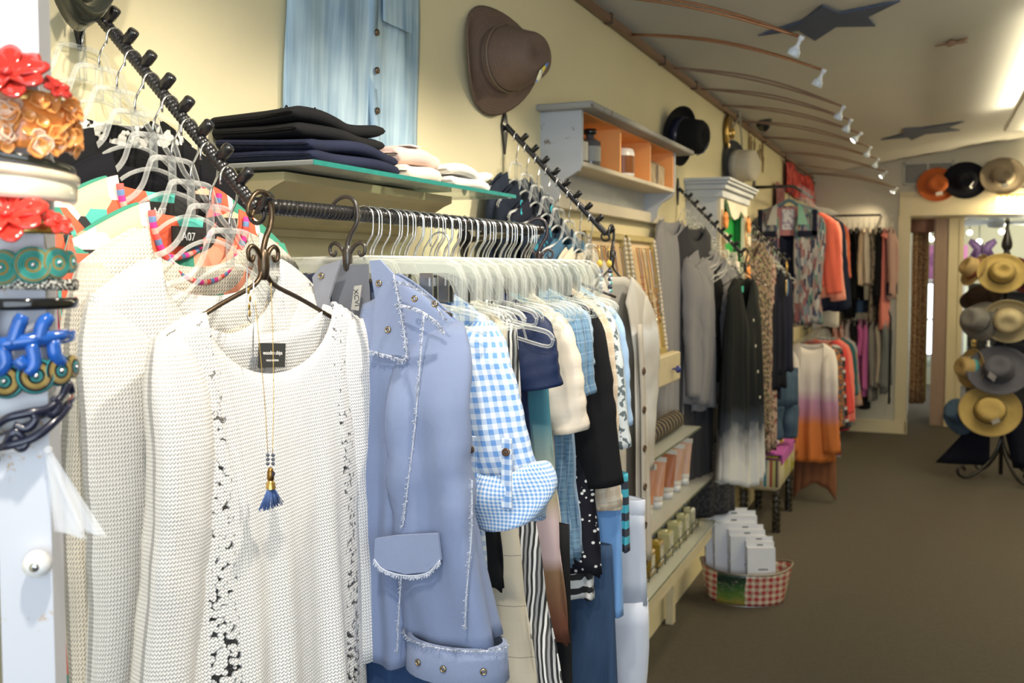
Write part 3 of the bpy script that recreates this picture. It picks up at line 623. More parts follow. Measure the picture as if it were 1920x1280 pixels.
def hook_path(r=.017, drop=.085, kick=.012, lead=.02):   # wire hook hanging from the origin, in the local xz plane
    P = [(-r, 0, -r-lead*.4)] + [(r*math.cos(pi-pi*k/10), 0, -r + r*math.sin(pi-pi*k/10)) for k in range(11)]
    P += [(r, 0, -r-.018), (r*.9, 0, -r-.028), (kick*.3, 0, -r-.045), (0, 0, -r-.055), (0, 0, -drop)]
    return [Vector(p) for p in P]
def clear_hanger_proto():
    r = thing('clear_hanger', 'x', 'hanger'); obj('hook', MB().tube(hook_path(), .0017, 6), CHROME, r)
    m = MB(); up = [(-.205, -.183), (-.19, -.170), (-.13, -.158), (-.085, -.148), (-.058, -.128), (-.044, -.100), (-.034, -.088), (0, -.086)]
    up = up + [(-x, z) for x, z in reversed(up[:-1])]; m.tube(bez([(x, 0, z) for x, z in up], 4), .0040, 6)
    lo = [(-.205, -.183), (-.195, -.196), (-.14, -.182), (-.09, -.168), (-.045, -.142), (0, -.132)]; lo = lo + [(-x, z) for x, z in reversed(lo[:-1])]
    m.tube(bez([(x, 0, z) for x, z in lo], 4), .0030, 6)
    for x in (-.15, .15): m.tube([(x, 0, -.16), (x*1.05, 0, -.185)], .002, 5)
    m.tube([(0, 0, -.086), (0, 0, -.132)], .0055, 8)
    obj('shoulders', m, CLEAR, r); return r
def clip_hanger_proto():
    r = thing('clip_hanger', 'x', 'hanger'); obj('hook', MB().tube(hook_path(), .0017, 6), CHROME, r)
    pts = [(-.175, -.150), (-.175, -.115), (-.165, -.095), (-.145, -.086), (0, -.083)]; pts = pts + [(-x, z) for x, z in reversed(pts[:-1])]
    pts2 = [(x*.93, z-.022) for x, z in reversed(pts)]
    m = MB(); m.prism([(x, -.007, z) for x, z in pts] + [(x, -.007, z) for x, z in pts2], (0, .0015, 0)); m.prism([(x, .0055, z) for x, z in pts] + [(x, .0055, z) for x, z in pts2], (0, .0015, 0))
    m.tube([(x, 0, z) for x, z in pts], .006, 6)
    obj('arched_body', m, CLEAR, r, True, sharp=40)
    for sx in (-1, 1):
        k = obj('clip', MB().box((-.011, -.010, -.152), (.011, -.006, -.105), .001).box((-.011, .006, -.152), (.011, .010, -.105), .001).box((-.006, -.013, -.125), (.006, .013, -.112)), metal((.45, .44, .42), .3), r, False, (sx*.115, 0, 0))
    return r
def iron_hanger(label, loc, rz, group=None, mat=BRONZE):
    r = thing('iron_hanger', label, 'hanger', loc, rz, group)
    hp = [(-.019, 0, -.018), (-.024, 0, -.026), (-.030, 0, -.022), (-.029, 0, -.012), (-.02, 0, .0), (-.008, 0, .006), (.006, 0, .005), (.015, 0, -.004), (.019, 0, -.020), (.016, 0, -.036), (.006, 0, -.052), (0, 0, -.068), (0, 0, -.08)]
    obj('hook', MB().tube(bez(hp, 5), lambda t: .0028 + .0016*t, 8), mat, r)
    obj('collar', MB().lathe([(.004, -.068), (.0075, -.074), (.008, -.09), (.0065, -.104), (.004, -.108)], 12), mat, r)
    for sx in (-1, 1):
        sc_ = [(.001, -.088), (.006, -.078), (.014, -.068), (.024, -.064), (.031, -.070), (.030, -.080), (.023, -.083), (.020, -.076)]
        obj('scroll', MB().tube(bez([(sx*x, 0, z) for x, z in sc_], 5), lambda t: .0036*(1-.35*t), 8), mat, r)
        ar = [(.003, -.095), (.012, -.108), (.03, -.118), (.09, -.138), (.178, -.172)]
        obj('arm', MB().tube(bez([(sx*x, 0, z) for x, z in ar], 5), .0033, 8), mat, r)
    return r
PH = clear_hanger_proto(); PC = clip_hanger_proto(); protos = {PH: False, PC: False}
def hang(proto, loc, rz, label, group):
    if not protos[proto]:
        protos[proto] = True; proto.location = loc; proto.rotation_euler = (0, 0, rz); proto['label'] = label; proto['group'] = group; return proto
    return dup(proto, loc, rz, label, group)
ORD = ['nearest the wall', 'second from the wall', 'third from the wall', 'fourth from the wall', 'fifth from the wall', 'sixth from the wall', 'seventh from the wall', 'eighth from the wall', 'ninth from the wall']
def arm(label, end, n=9, sp_=.0325, group='black wrapped waterfall racks'):
    end = Vector(end); top = Vector((WX+.01, end.y, end.z + 1.04*(end.x-WX-.01))); r = thing('waterfall_rack', label, 'clothes rack', top, 0, group); d = end - top; u = d.normalized()
    obj('rod', ribbed([Vector((0, 0, 0)), d], .0083, .0005, .0065), IRON, r)
    up = Vector((.74, 0, .67)); H = []
    for k in range(n):
        b = d - u*(sp_*1.42*(n-1-k)); obj('peg', MB().tube([b, b+up*.010, b+up*.011, b+up*.026, b+up*.028], lambda t: .0080 if .3 < t < .99 else .0072, 10), IRON, r); H.append(top + b - u*.020 + Vector((0, 0, .011)))
    obj('wall_plate', MB().prism([(-.008, 0, .05), (-.008, .022, 0), (-.008, 0, -.08), (-.008, -.022, 0)], (.006, 0, 0)), IRON, r, False)
    obj('end_ring', MB().tube([d + Vector((.012*math.cos(a*pi/8)-.004, .004, .012*math.sin(a*pi/8)-.006)) for a in range(16)], .003, 6, closed=True), IRON, r)
    return H
# ================================================================ white post with hair bands, nearest thing at the left
PX, PY = -.722, .625
t = thing('display_post', 'white chipped wooden post at the left edge carrying hair bands', 'post', (PX, PY, 0), math.radians(35))
obj('shaft', MB().box((-.021, -.021, 0), (.021, .021, 2.45), .003), wood((.56, .58, .64), (.64, .65, .70), 3, (6, 6, 1), .45, (.5, .36, .24)), t, False)
obj('base', MB().box((-.09, -.09, 0), (.09, .09, .03), .005), WHITEPAINT, t, False)
kz = atY(80, 1058, PY-.02).z
obj('porcelain_knob', MB().lathe([(.001, .022), (.004, .0225), (.0105, .018), (.012, .012), (.009, .006), (.006, .003), (.007, 0)], 20, Matrix.Translation((.012, -.021, kz)) @ Matrix.Rotation(pi/2, 4, 'X')), gloss((.85, .85, .84), .15), t)
obj('screw', MB().lathe([(.001, .024), (.004, .0235), (.004, .022)], 10, Matrix.Translation((.012, -.021, kz)) @ Matrix.Rotation(pi/2, 4, 'X')), CHROME, t)
FRONT = math.atan2(-PY, -PX)                               # direction from the post to the eye
def bz(py): return atY(50, py, PY-.03).z
def bandpts(R, ry, a0, a1, n=28, tilt=0, roll=0): # points of a C-shaped band, angle 0 faces the eye
    out = []
    for k in range(n+1):
        a = lerp(a0, a1, k/n); l = R*math.sin(a); f = ry*math.cos(a); out.append((a, l, f))
    return out
def loc2w(l, f, z):                                        # l to the right as seen, f towards the eye
    c, s = math.cos(FRONT), math.sin(FRONT); return Vector((f*c - l*s, f*s + l*c, z))
def hband(name, label, py, h, mat, R=.038, th=.0022, a0=-2.2, a1=1.95, tilt=0, cat='hair band', bulge=0, group='hair bands on the white post'):
    r = thing(name, label, cat, (PX, PY, bz(py)), 0, group); P = []
    for a, l, f in bandpts(R, R*1.0, a0, a1):
        dz = -tilt*l; hh = h/2*(1+bulge*math.cos(a)); row = []
        for (k, z) in ((0, -1), (.5, -.92), (1, -.6), (1, .6), (.5, .92), (0, 1), (-1, .8), (-1, -.8)):
            s = 1 + th*k/R; row.append(loc2w(l*s, f*s, dz + z*hh))
        P.append(row)
    m = MB().grid(P, None, True); n = len(P)
    m.f += [tuple(range(8)), tuple(reversed(range((n-1)*8, n*8)))]
    obj('band', m, mat, r, True, sharp=50); return r
def flower(parent, l, z, R, rad, n, mat, tilt=0, name='petal'):
    a = math.asin(max(-1, min(1, l/R))); nrm = loc2w(math.sin(a), math.cos(a), .95).normalized(); c = loc2w(l, R*math.cos(a)+.004, z); Q = nrm.to_track_quat('Z', 'Y').to_matrix().to_4x4()
    for k in range(n):
        M = Matrix.Translation(c) @ Q @ Matrix.Rotation(2*pi*k/n+.2, 4, 'Z') @ Matrix.Rotation(-.12+.1*(k % 2), 4, 'Y'); P = []
        for i in range(7):
            u = i/6; wd = rad*.29*math.sin(pi*min(1, u*.62+.08))**.7; P.append([M @ Vector((rad*(u-.20*v*v*u**3), wd*v, rad*(.10*(1-abs(v))*0 + .14*abs(v)**2*math.sin(pi*u) + .05*u))) for v in (-1, -.6, -.2, 0, .2, .6, 1)])
        obj(name, MB().grid(P), mat, parent, True, solid=.0022)
    obj('flower_centre', MB().blob(c + nrm*.003, rad*.14, rad*.14, rad*.10), mat, parent)
DRED = gloss((.42, .025, .018), .12); RED = gloss((.78, .045, .03), .12)
r = hband('flower_hair_clip', 'dark red glossy flower hair clip at the top of the post', 172, .010, GOLD, .034, .001, -1.2, 1.2, 0, 'hair clip')
flower(r, -.009, bz(140)-bz(172), .040, .034, 9, DRED); flower(r, .027, bz(158)-bz(172), .044, .014, 8, DRED)
r = hband('flower_hair_clip', 'bright red glossy flower hair clip below the cream bands', 425, .010, GOLD, .034, .001, -1.2, 1.2, 0, 'hair clip')
flower(r, -.012, bz(405)-bz(425), .040, .034, 9, RED); flower(r, .025, bz(418)-bz(425), .044, .014, 8, RED)
AMB = gloss((.90, .33, .09), .12, .3, 60); AMB2 = gloss((.92, .60, .42), .1, .2, 60)
r = hband('amber_hair_band', 'wide orange and pearl hair band of chunky resin petals', 228, .040, gloss((.80, .28, .06), .2), .040, .003, -2.0, 1.75)
random.seed(11)
for k in range(64):
    a = random.uniform(-1.7, 1.55); z = random.uniform(-.021, .021); n = loc2w(math.sin(a), math.cos(a), 0); c = loc2w(.043*math.sin(a), .043*math.cos(a), z); Q = (n + Vector((random.uniform(-.6, .6), random.uniform(-.6, .6), random.uniform(-.6, .6)))).to_track_quat('Z', 'Y').to_matrix().to_4x4(); s = random.uniform(.005, .0095)
    obj('petal', MB().grid([[Matrix.Translation(c) @ Q @ Vector((s*u*math.cos(2*pi*j/9)*(1+.25*math.sin(3*j)), s*u*math.sin(2*pi*j/9), s*.5*u*u)) for j in range(9)] for u in (.05, .5, .85, 1)], None, True), AMB2 if a < .5 and random.random() < .55 else AMB, r, True, solid=.0012)
hband('hair_band', 'thin black and clear hair band under the orange resin band', 293, .007, gloss((.03, .032, .025), .1), .041, .002, -2.2, 1.75, .18)
hband('hair_band', 'narrow cream marbled hair band above the wide cream one', 317, .009, gloss((.80, .70, .50), .2), .043, .003, -2.2, 1.75, .12)
hband('hair_band', 'wide cream hair band in the upper half of the post', 347, .020, gloss((.85, .76, .58), .2), .041, .003, -2.2, 1.75, .06)
def rings(cols, per):
    t_ = NT('beads'); t_.uv(); f = t_.math('FRACT', t_.math('DIVIDE', t_.V, per)); k = len(cols); col = t_.ramp(f, [(i/k, c) for i, c in enumerate(cols)], True)
    h = t_.math('MULTIPLY', t_.wave(.0018, 'X'), t_.wave(.0022, 'Y')); t_.bump(h, .9, .002); return t_.fin(col, .25)
TURQ = rings([(.08, .55, .47), (.10, .60, .50), (.65, .42, .10), (.08, .55, .47)], .0075); DKB = rings([(.02, .015, .02), (.06, .45, .48), (.02, .02, .02), (.62, .45, .14), (.5, .36, .12)], .0105)
def beaded(label, py, mat, tilt, rim):
    r = hband('beaded_hair_band', label, py, .012, rim, .036, .0015, -1.9, 1.7, tilt)
    for k, (l, rad) in enumerate(((-.034, .0125), (-.016, .015), (.006, .0155), (.024, .0135), (.035, .010))):
        a = math.asin(max(-1, min(1, l/.040))); n = loc2w(math.sin(a), math.cos(a), .05).normalized(); Q = n.to_track_quat('Z', 'Y').to_matrix().to_4x4(); M = Matrix.Translation(loc2w(.040*math.sin(a), .040*math.cos(a)+.0006*k, -tilt*l)) @ Q
        d = obj('bead_disc', MB().lathe([(.0008, .0035), (rad*.25, .0038), (rad*.55, .0034), (rad*.85, .0028), (rad, .0015), (rad*1.02, -.001)], 24, M), mat, r)
        obj('crystal', MB().blob((0, 0, .0042), .0022, .0022, .0016, 8, 5, M), CHROME, d)
beaded('turquoise and gold beaded hair band with overlapping discs', 498, TURQ, -.10, plain((.3, .4, .35)))
hband('hair_band', 'black and white snakeskin hair band on the post', 532, .010, printed((.72, .70, .62), [(.02, .02, .02)], 420, .46), .041, .002, -2.2, 1.75, .04)
hband('hair_band', 'plain glossy black hair band in the middle of the post', 571, .010, gloss((.008, .008, .009), .1), .041, .002, -2.2, 1.75, .0)
COB = gloss((.015, .10, .42), .15, .5, 90)
r = hband('coral_hair_band', 'cobalt blue branching coral shaped hair band', 645, .010, COB, .038, .002, -1.9, 1.7, -.1)
for pts in ([(-.045, -.004), (-.02, .0), (.012, .004), (.034, .006)], [(-.03, .0), (-.032, .018), (-.027, .026)], [(-.012, .0), (-.006, .016), (-.002, .024)], [(.010, .002), (.014, .016), (.021, .022)], [(-.02, -.002), (-.018, -.017), (-.028, -.025)], [(.004, .0), (.006, -.016), (.0, -.025)], [(.022, .002), (.024, -.012), (.03, -.018)], [(-.008, -.012), (-.002, -.02)], [(-.036, .012), (-.042, .02)]):
    obj('branch', MB().tube([loc2w(.0415*math.sin(math.asin(max(-.99, min(.99, l/.046)))), .0425*math.cos(math.asin(max(-.99, min(.99, l/.046)))), z) for l, z in bez([(a, b, 0) for a, b in pts], 4) and [(q.x, q.y) for q in bez([(a, b, 0) for a, b in pts], 4)]], lambda t: .0062 if t < .8 else .0052, 8), COB, r)
beaded('black beaded hair band with turquoise and gold rosettes', 708, DKB, -.16, plain((.02, .015, .02)))
NAVY = gloss((.012, .014, .035), .25, .4, 60)
r = hband('filigree_hair_band', 'navy openwork scroll hair band, lowest on the post', 795, .004, NAVY, .037, .002, -1.9, 1.75, -.42)
for pts in ([(-.036, -.012), (-.02, .004), (0, .009), (.018, .012), (.034, .026)], [(-.038, -.022), (-.018, -.018), (.004, -.012), (.022, .0), (.036, .012)], [(-.03, -.004), (-.034, .004), (-.038, .0)], [(-.012, .0), (-.002, -.004), (.006, .004), (.0, .010)], [(.012, .012), (.020, .006), (.026, .014), (.02, .02)], [(-.03, -.018), (-.034, -.028), (-.026, -.03)], [(.0, -.014), (-.006, -.02), (-.012, -.018)], [(.028, .02), (.034, .03), (.038, .022)], [(-.02, -.016), (-.012, -.006), (-.004, -.012)]):
    obj('scroll', MB().tube([loc2w(.041*math.sin(math.asin(max(-.99, min(.99, q.x/.045)))), .042*math.cos(math.asin(max(-.99, min(.99, q.x/.045)))), q.y) for q in bez([(a, b, 0) for a, b in pts], 6)], lambda t: .0028+.0012*math.sin(pi*t), 7), NAVY, r)
t = thing('tulle_tassel', 'white tulle tassel tied to the lower part of the post', 'tassel', (PX, PY, bz(850))); random.seed(8)
def tulle():
    q = NT('tulle'); q.fin((.9, .92, .96), .8); q.b.inputs['Alpha'].default_value = .28; return q.m
TUL = tulle()
for k in range(7):
    P = []; w0 = .012; dl = random.uniform(.012, .034)
    for i in range(9):
        u = i/8; P.append([loc2w(.014 + dl*u + (v-.5)*lerp(w0*.4, .022, u), .034+.004*k*u*.5 + .003*math.sin(6*v+k+4*u), -.068*u - .010*v*u) for v in (0, .25, .5, .75, 1)])
    obj('tulle_layer', MB().grid(P), TUL, t)
obj('knot', MB().blob(loc2w(.014, .035, 0), .004, .004, .004), TUL, t)
# black curved brim and straps at the very top left
t = thing('leather_visor', 'black curved leather visor at the top left behind the post', 'visor', atX(132, 18, WX+.05))
P = []
for i in range(7):
    u = i/6; P.append([(.01+.03*math.sin(pi*u), lerp(-.075, .075, v/16)*(1-.12*u), .095*((v/16-.5)*2)**2*(1-.2*u) - .0 - .038*u*(1-abs(v/8-1)**2) + .01) for v in range(17)])
obj('brim', MB().grid(P), gloss((.02, .022, .015), .25), t, True, solid=.004); obj('rivet', MB().blob((.03, .03, -.012), .004, .004, .004), IRON, t)
# ================================================================ first waterfall rack
A1 = Vector((-.82, 1.078, 1.757)); H1 = arm('nearest black wrapped waterfall rack sloping down over the white sweaters', A1, 9)
g1 = 'clear hangers on the nearest arm'; R90 = pi/2
for k in range(8): hang(PH, H1[k], R90, 'clear plastic hanger on the nearest sloping rack, ' + ORD[k], g1)
ph0 = hang(PH, H1[0] - Vector((.03, 0, -.031)), R90, 'clear plastic hanger at the very top of the nearest sloping rack', g1)
PATCH = cells([(.85, .13, .06), (.85, .55, .36), (.05, .30, .20), (.92, .82, .70), (.85, .13, .06), (.62, .05, .12), (.10, .5, .42), (.03, .03, .03), (.90, .36, .22)], 13, .85, (1, .8, 1))
CKN = knit((.84, .76, .62), .0055, .9); WKN = knit((.87, .85, .80), .0050, .8, .035); FKN = knit((.90, .885, .86), .0046, .8, .05, 1)
dz = Vector((0, 0, -.118))
g, sp = garment('print_blouse', 'black and white leaf print top, almost hidden behind the black ones', 'top', H1[1]+dz+Vector((0,-.01,0)), R90, printed((.75, .72, .66), [(.01, .01, .01)], 38, .48), .6, D=.012, Dh=.02, sw=.19, sd=.05, slv=dict(L=.2, r0=.05, r1=.06, flat=.3), ph=1)
g, sp = garment('black_blouse', 'black jersey top on the upper pegs of the nearest arm', 'top', H1[2]+dz, R90, BLACKMATTE, .7, D=.012, Dh=.022, sw=.205, sd=.045, slv=dict(L=.45, r0=.055, r1=.045, flat=.3), ph=2)
g, sp = garment('black_blouse', 'black top in front of another black one, white price ticket at its neck', 'top', H1[3]+dz, R90, fabric((.010, .010, .013)), .7, D=.012, Dh=.022, sw=.195, sd=.055, slv=dict(L=.45, r0=.055, r1=.045, flat=.3), ph=3)
obj('price_ticket', MB().box((-.02, -.018, -.085), (.045, -.016, -.072)), plain((.82, .8, .74)), g, False)
for k, ph, lb in ((4, 4, 'red, peach and green patchwork jacket behind its twin on the nearest arm'), (5, 5.2, 'red, teal and pink patchwork jacket with striped neck, next to the white sweaters')):
    g, sp = garment('patchwork_jacket', lb, 'jacket', H1[k]+dz+Vector((0, -.02*(k == 4), .0)), R90, PATCH, .72, nw=.09, nf=.09, D=.014, Dh=.025, sw=.205, sd=.05, slv=dict(L=.5, r0=.062, r1=.05, flat=.3), ph=ph)
    obj('neck_band', MB().tube([(.095*math.sin(a), -.018 if abs(a) < 9 else 0, -.004 - .10*math.cos(a)) for a in [lerp(-1.5, 1.5, i/20) for i in range(21)]], lambda t: .0045, 8), stripes([(.85, .12, .10), (.15, .25, .45), (.80, .05, .30), (.85, .45, .35)], .03, 'V'), g)
    obj('lining_tag', MB().box((-.03, .006, -.055), (.03, .009, -.028)), plain((.02, .02, .02)), g, False)
    text_mesh('A07', .016, plain((.8, .8, .8)), g, Matrix.Translation((0, .0055, -.042)) @ Matrix.Rotation(pi/2, 4, 'X'))
    obj('patch_panel', MB().box((-.10, -.026, -.24), (-.01, -.022, -.12), .002), cells([(.85, .6, .5), (.8, .1, .08), (.7, .68, .6)], 30), g, False)
g, sp = garment('knit_sweater', 'cream chunky open-knit sweater, rearmost of the three pale sweaters', 'sweater', H1[6]+dz+Vector((0, -.015, 0)), R90, CKN, .95, nw=.11, nf=.10, nb=.05, D=.014, Dh=.03, sw=.215, sd=.05, slv=dict(L=.52, r0=.062, r1=.055, flat=.3, out=.035, wr=.03), ph=.5, rip=(4, .006))
g, sp = garment('knit_sweater', 'off-white knit sweater in the middle of the three pale sweaters', 'sweater', H1[7]+dz+Vector((0, -.02, -.005)), R90, WKN, .98, nw=.12, nf=.10, nb=.05, D=.015, Dh=.032, sw=.220, sd=.045, slv=dict(L=.55, r0=.064, r1=.055, flat=.3, out=.035, wr=.03), ph=1.7, rip=(4, .007))
iron_hanger('bronze scrolled iron hanger carrying the front white sweater', Vector((-.80, 1.063, 1.772)), R90)
SWC = Vector((-.790, 1.063, 1.628))
g, sp = garment('knit_sweater', 'bright white openwork sweater hanging in front with a tassel necklace over it', 'sweater', SWC, R90, FKN, 1.0, nw=.135, nf=.085, nb=.035, sw=.215, sd=.028, W=[(0, .215), (.12, .205), (.35, .195), (.7, .215), (1, .235)], D=.022, Dh=.055, rip=(4.2, .016), ph=2.6, slv=dict(L=.50, r0=.046, r1=.046, flat=.5, out=.02, wr=.03, cuff=.03, fwd=-.010), cols=56, rows=40)
for sx in (-1, 1): obj('shoulder_ladder', MB().tube([(sx*lerp(.138, .21, i/10), -.004, -.028*(i/10)**1.2 + .001) for i in range(11)], lambda t: .0045 if int(t*10) % 2 else .003, 6), FKN, g)
lb = obj('brand_label', MB().box((-.016, .003, -.078), (.040, .005, -.046), .0005), plain((.035, .035, .032), .6), g, False, None, (0, .08, 0))
text_mesh('wooden ships', .0075, plain((.85, .83, .78)), lb, Matrix.Translation((.012, .0027, -.059)) @ Matrix.Rotation(pi/2, 4, 'X'), .0002)
text_mesh('PAOLA BUENDIA', .0035, plain((.85, .83, .78)), lb, Matrix.Translation((.012, .0027, -.069)) @ Matrix.Rotation(pi/2, 4, 'X'), .0002)
# tassel necklace over the sweater
XN = -.725; Q = lambda px, py, X=XN: atX(px, py, X)
t = thing('tassel_necklace', 'gold chain necklace with blue beads and a blue tassel on the white sweater', 'necklace', Q(507, 850)); O = Q(507, 850)
obj('chain', MB().tube(bez([Q(478, 560)-O, Q(487, 650)-O, Q(497, 760)-O, Q(502, 850)-O], 8), .0005, 5).tube(bez([Q(508, 530)-O, Q(512, 650)-O, Q(513, 760)-O, Q(511, 850)-O], 8), .0005, 5), GOLD, t)
for i in range(3):
    for s in (-1, 1): obj('bead', MB().blob(Q(507+s*5, 853+i*8)-O, .0024, .0024, .0024, 10, 7), gloss((.06, .07, .10), .2), t)
c = Q(507, 876) - O
obj('cap', MB().lathe([(.001, 0), (.003, -.001), (.0042, -.006), (.0045, -.014), (.0035, -.016)], 12, Matrix.Translation(c)), metal((.30, .17, .05), .3), t); obj('stone', MB().box((.0035, -.0018, -.010), (.0052, .0018, -.005)), gloss((.03, .03, .06), .1), t, False, c)
obj('ferrules', MB().lathe([(.0035, -.016), (.0055, -.019), (.0062, -.026)], 10, Matrix.Translation(c)), GOLD, t)
random.seed(3); m = MB()
for k in range(90):
    a = random.uniform(0, 2*pi); q = random.random()**.5; m.tube([c+Vector((.002*q*math.cos(a), .005*q*math.sin(a), -.024)), c+Vector((.004*q*math.cos(a), .014*q*math.sin(a), -.036)), c+Vector((.006*q*math.cos(a), .024*q*math.sin(a), -.046-random.uniform(0, .004)))], .0005, 4)
obj('tassel', m, fabric((.07, .14, .36)), t)
t = thing('leaf_earrings', 'gold leaf earrings on long silver wires hung from the sweater hanger', 'earrings', Q(466, 480, -.765)); O = Q(466, 480, -.765)
q = lambda x, y: Q(x, y, -.765) - O
obj('silver_wire', MB().tube(bez([q(466, 490), q(463, 520), q(463, 590), q(471, 605)], 6), .0008, 6).tube([q(475, 520), q(475, 600), q(474, 672)], .0008, 6), CHROME, t)
for k, (x, y) in enumerate(((466, 545), (469, 560), (467, 575), (468, 588))): obj('leaf', MB().blob(q(x, y), .0008, .0026, .0045, 8, 5), GOLD, t)
# ================================================================ hanging bar with the long row of tops
t = thing('hanging_bar', 'black cord-wrapped clothes bar carrying the row of blue tops', 'clothes rail', (-.82, 1.078, 1.762))
obj('rod', ribbed([(0, .0, 0), (0, 1.03, .004)], .0105, .0012, .010, 12), IRON, t); obj('standoff', MB().cyl((0, 1.0, .0), (-.305, 1.27, -.01), .008, 10), IRON, t)
obj('diamond_plate', MB().prism([(-.308, 1.27, .055), (-.308, 1.305, 0), (-.308, 1.27, -.07), (-.308, 1.235, 0)], (.006, 0, 0)), IRON, t, False)
BZ = 1.777
def fray(parent, pts, n, ln, mat, rad=.0006, seed=1, spread=.5, out=(0, 0, -1)):
    random.seed(seed); P = bez(pts, 6); m = MB(); out = Vector(out)
    for k in range(n):
        f = random.random()*(len(P)-1.001); i = int(f); p = P[i].lerp(P[i+1], f-i); d = (out + Vector((random.uniform(-1, 1), random.uniform(-1, .2), random.uniform(-1, 1)))*spread).normalized()
        m.tube([p, p + d*ln*random.uniform(.4, 1)], rad, 3, False)
    m.tube(P, rad*2.2, 5); return obj('frayed_edge', m, mat, parent)
# --- periwinkle jacket
JY = 1.30; JR = Vector((-.815, JY, 1.672)); PERI = fabric((.195, .245, .39), .0014, .3, .14); PERIL = fabric((.235, .285, .43), .0014, .3, .1); FRAYM = plain((.50, .54, .64))
iron_hanger('dark iron scroll hanger carrying the periwinkle jacket', Vector((-.822, JY, 1.782)), 0, None, gloss((.035, .028, .022), .3))
g, sp = garment('denim_jacket', 'periwinkle blue jacket with frayed seams and metal eyelets, first on the bar', 'jacket', JR, 0, PERI, .575, nw=.075, nf=.05, nb=.01, sw=.188, sd=.075, W=[(0, .188), (.2, .183), (.5, .175), (1, .19)], D=.03, Dh=.055, rip=(4.2, .022), ph=.8, opening=(.16, .14), slv=dict(L=.455, r0=.060, r1=.070, flat=.5, out=.05, wr=.10, fwd=-.05), cols=56, rows=36)
def lj(px, py, dy=-.04): p = atY(px, py, JY+dy) - JR; return Vector((p.x, dy, p.z))
EYEL = MB().lathe([(.0022, -.001), (.0024, .0012), (.0038, .0016), (.0048, .0008), (.005, -.001)], 16).mesh('eyelet'); EYM = metal((.42, .34, .22), .25)
def eyelets(parent, pts): 
    for p in pts:
        o = obj('eyelet', EYEL, EYM, parent, True, p, (pi/2, 0, 0))
def slab(pts, dy, th=.004, curve=.006):
    P = [lj(x, y, dy) for x, y in pts]; return MB().prism(P, (0, th, 0))
co = obj('collar', slab([(692, 489), (712, 487), (738, 515), (752, 580), (762, 668), (728, 664), (694, 656), (700, 620), (703, 560)], -.062, .005), PERIL, g, False)
fray(co, [lj(738, 515, -.063), lj(750, 580, -.063), lj(761, 668, -.063), lj(728, 666, -.063), lj(694, 658, -.063)], 260, .008, FRAYM, .0005, 1, .8, (.5, -.2, -.5))
co2 = obj('collar', slab([(585, 520), (600, 500), (622, 492), (640, 486), (628, 520), (616, 560), (612, 640), (606, 650), (592, 560)], -.050, .005), fabric((.26, .27, .31)), g, False)
eyelets(co, [lj(710, 531, -.064), lj(727, 618, -.064)]); eyelets(co2, [lj(602, 517, -.052)])
bk = obj('inner_back', slab([(622, 497), (690, 495), (700, 760), (690, 1000), (622, 1000)], -.004, .003), fabric((.17, .18, .21)), g, False)
obj('brand_tag', slab([(664, 536), (678, 534), (672, 582), (658, 580)], -.03, .001), plain((.40, .39, .36)), g, False)
p0 = lj(668, 558, -.0312); text_mesh('XCVI', .0115, plain((.05, .05, .05)), g, Matrix.Translation(p0) @ Matrix.Rotation(pi/2, 4, 'X') @ Matrix.Rotation(math.radians(-84), 4, 'Z'), .0002)
yk = fray(g, [lj(735, 530, -.058), lj(770, 537, -.06), lj(805, 560, -.058), lj(838, 604, -.05)], 240, .007, FRAYM, .0005, 2, .9, (0, -.4, .6)); fray(g, [lj(742, 570, -.062), lj(780, 578, -.062), lj(815, 600, -.058), lj(833, 622, -.05)], 240, .007, FRAYM, .0005, 3, .9, (0, -.4, -.6))
eyelets(g, [lj(777, 560, -.064), lj(815, 570, -.060)])
fray(g, [lj(795, 590, -.066), lj(786, 700, -.075), lj(778, 800, -.08), lj(766, 900, -.085), lj(755, 990, -.088)], 260, .006, FRAYM, .0005, 4, .9, (0, -.6, -.3))
pk = obj('pocket_flap', slab([(703, 1010), (740, 1004), (820, 1000), (826, 1050), (800, 1072), (760, 1076), (720, 1066), (701, 1048)], -.095, .006), PERIL, g, False)
fray(pk, [lj(701, 1048, -.096), lj(720, 1068, -.096), lj(760, 1079, -.096), lj(800, 1074, -.096), lj(825, 1050, -.096)], 220, .007, FRAYM, .0005, 5, .5)
fray(g, [lj(752, 1080, -.088), lj(748, 1150, -.09), lj(745, 1225, -.09)], 90, .006, FRAYM, .0005, 6, .9, (0, -.6, -.3))
fray(g, [lj(885, 900, -.092), lj(884, 1000, -.094), lj(875, 1110, -.096), lj(872, 1180, -.098)], 160, .006, FRAYM, .0005, 7, .9, (0, -.6, -.3))
sl = [o for o in g.children if o.name.startswith('sleeve')][1]
cxz = (.188-.060+.018+.05, -.05)
cf = obj('cuff', MB().lathe([(.070, -.520), (.077, -.522), (.080, -.572), (.078, -.574)], 28, Matrix.Translation((cxz[0]+.006, cxz[1], 0)), 1, .58), PERIL, sl)
fray(cf, [Vector((cxz[0]+.006+.082*math.cos(a), cxz[1]+.082*.58*math.sin(a), -.521)) for a in [lerp(-pi, 0, k/12) for k in range(13)]], 240, .007, FRAYM, .0005, 8, .8, (0, -.5, .4))
for a in (-2.1, -1.55, -.8):
    o = obj('eyelet', EYEL, EYM, cf, True, (cxz[0]+.006+.0825*math.cos(a), cxz[1]+.0825*.58*math.sin(a), -.550), (pi/2, 0, math.atan2(math.sin(a)/.58, math.cos(a))+pi/2))
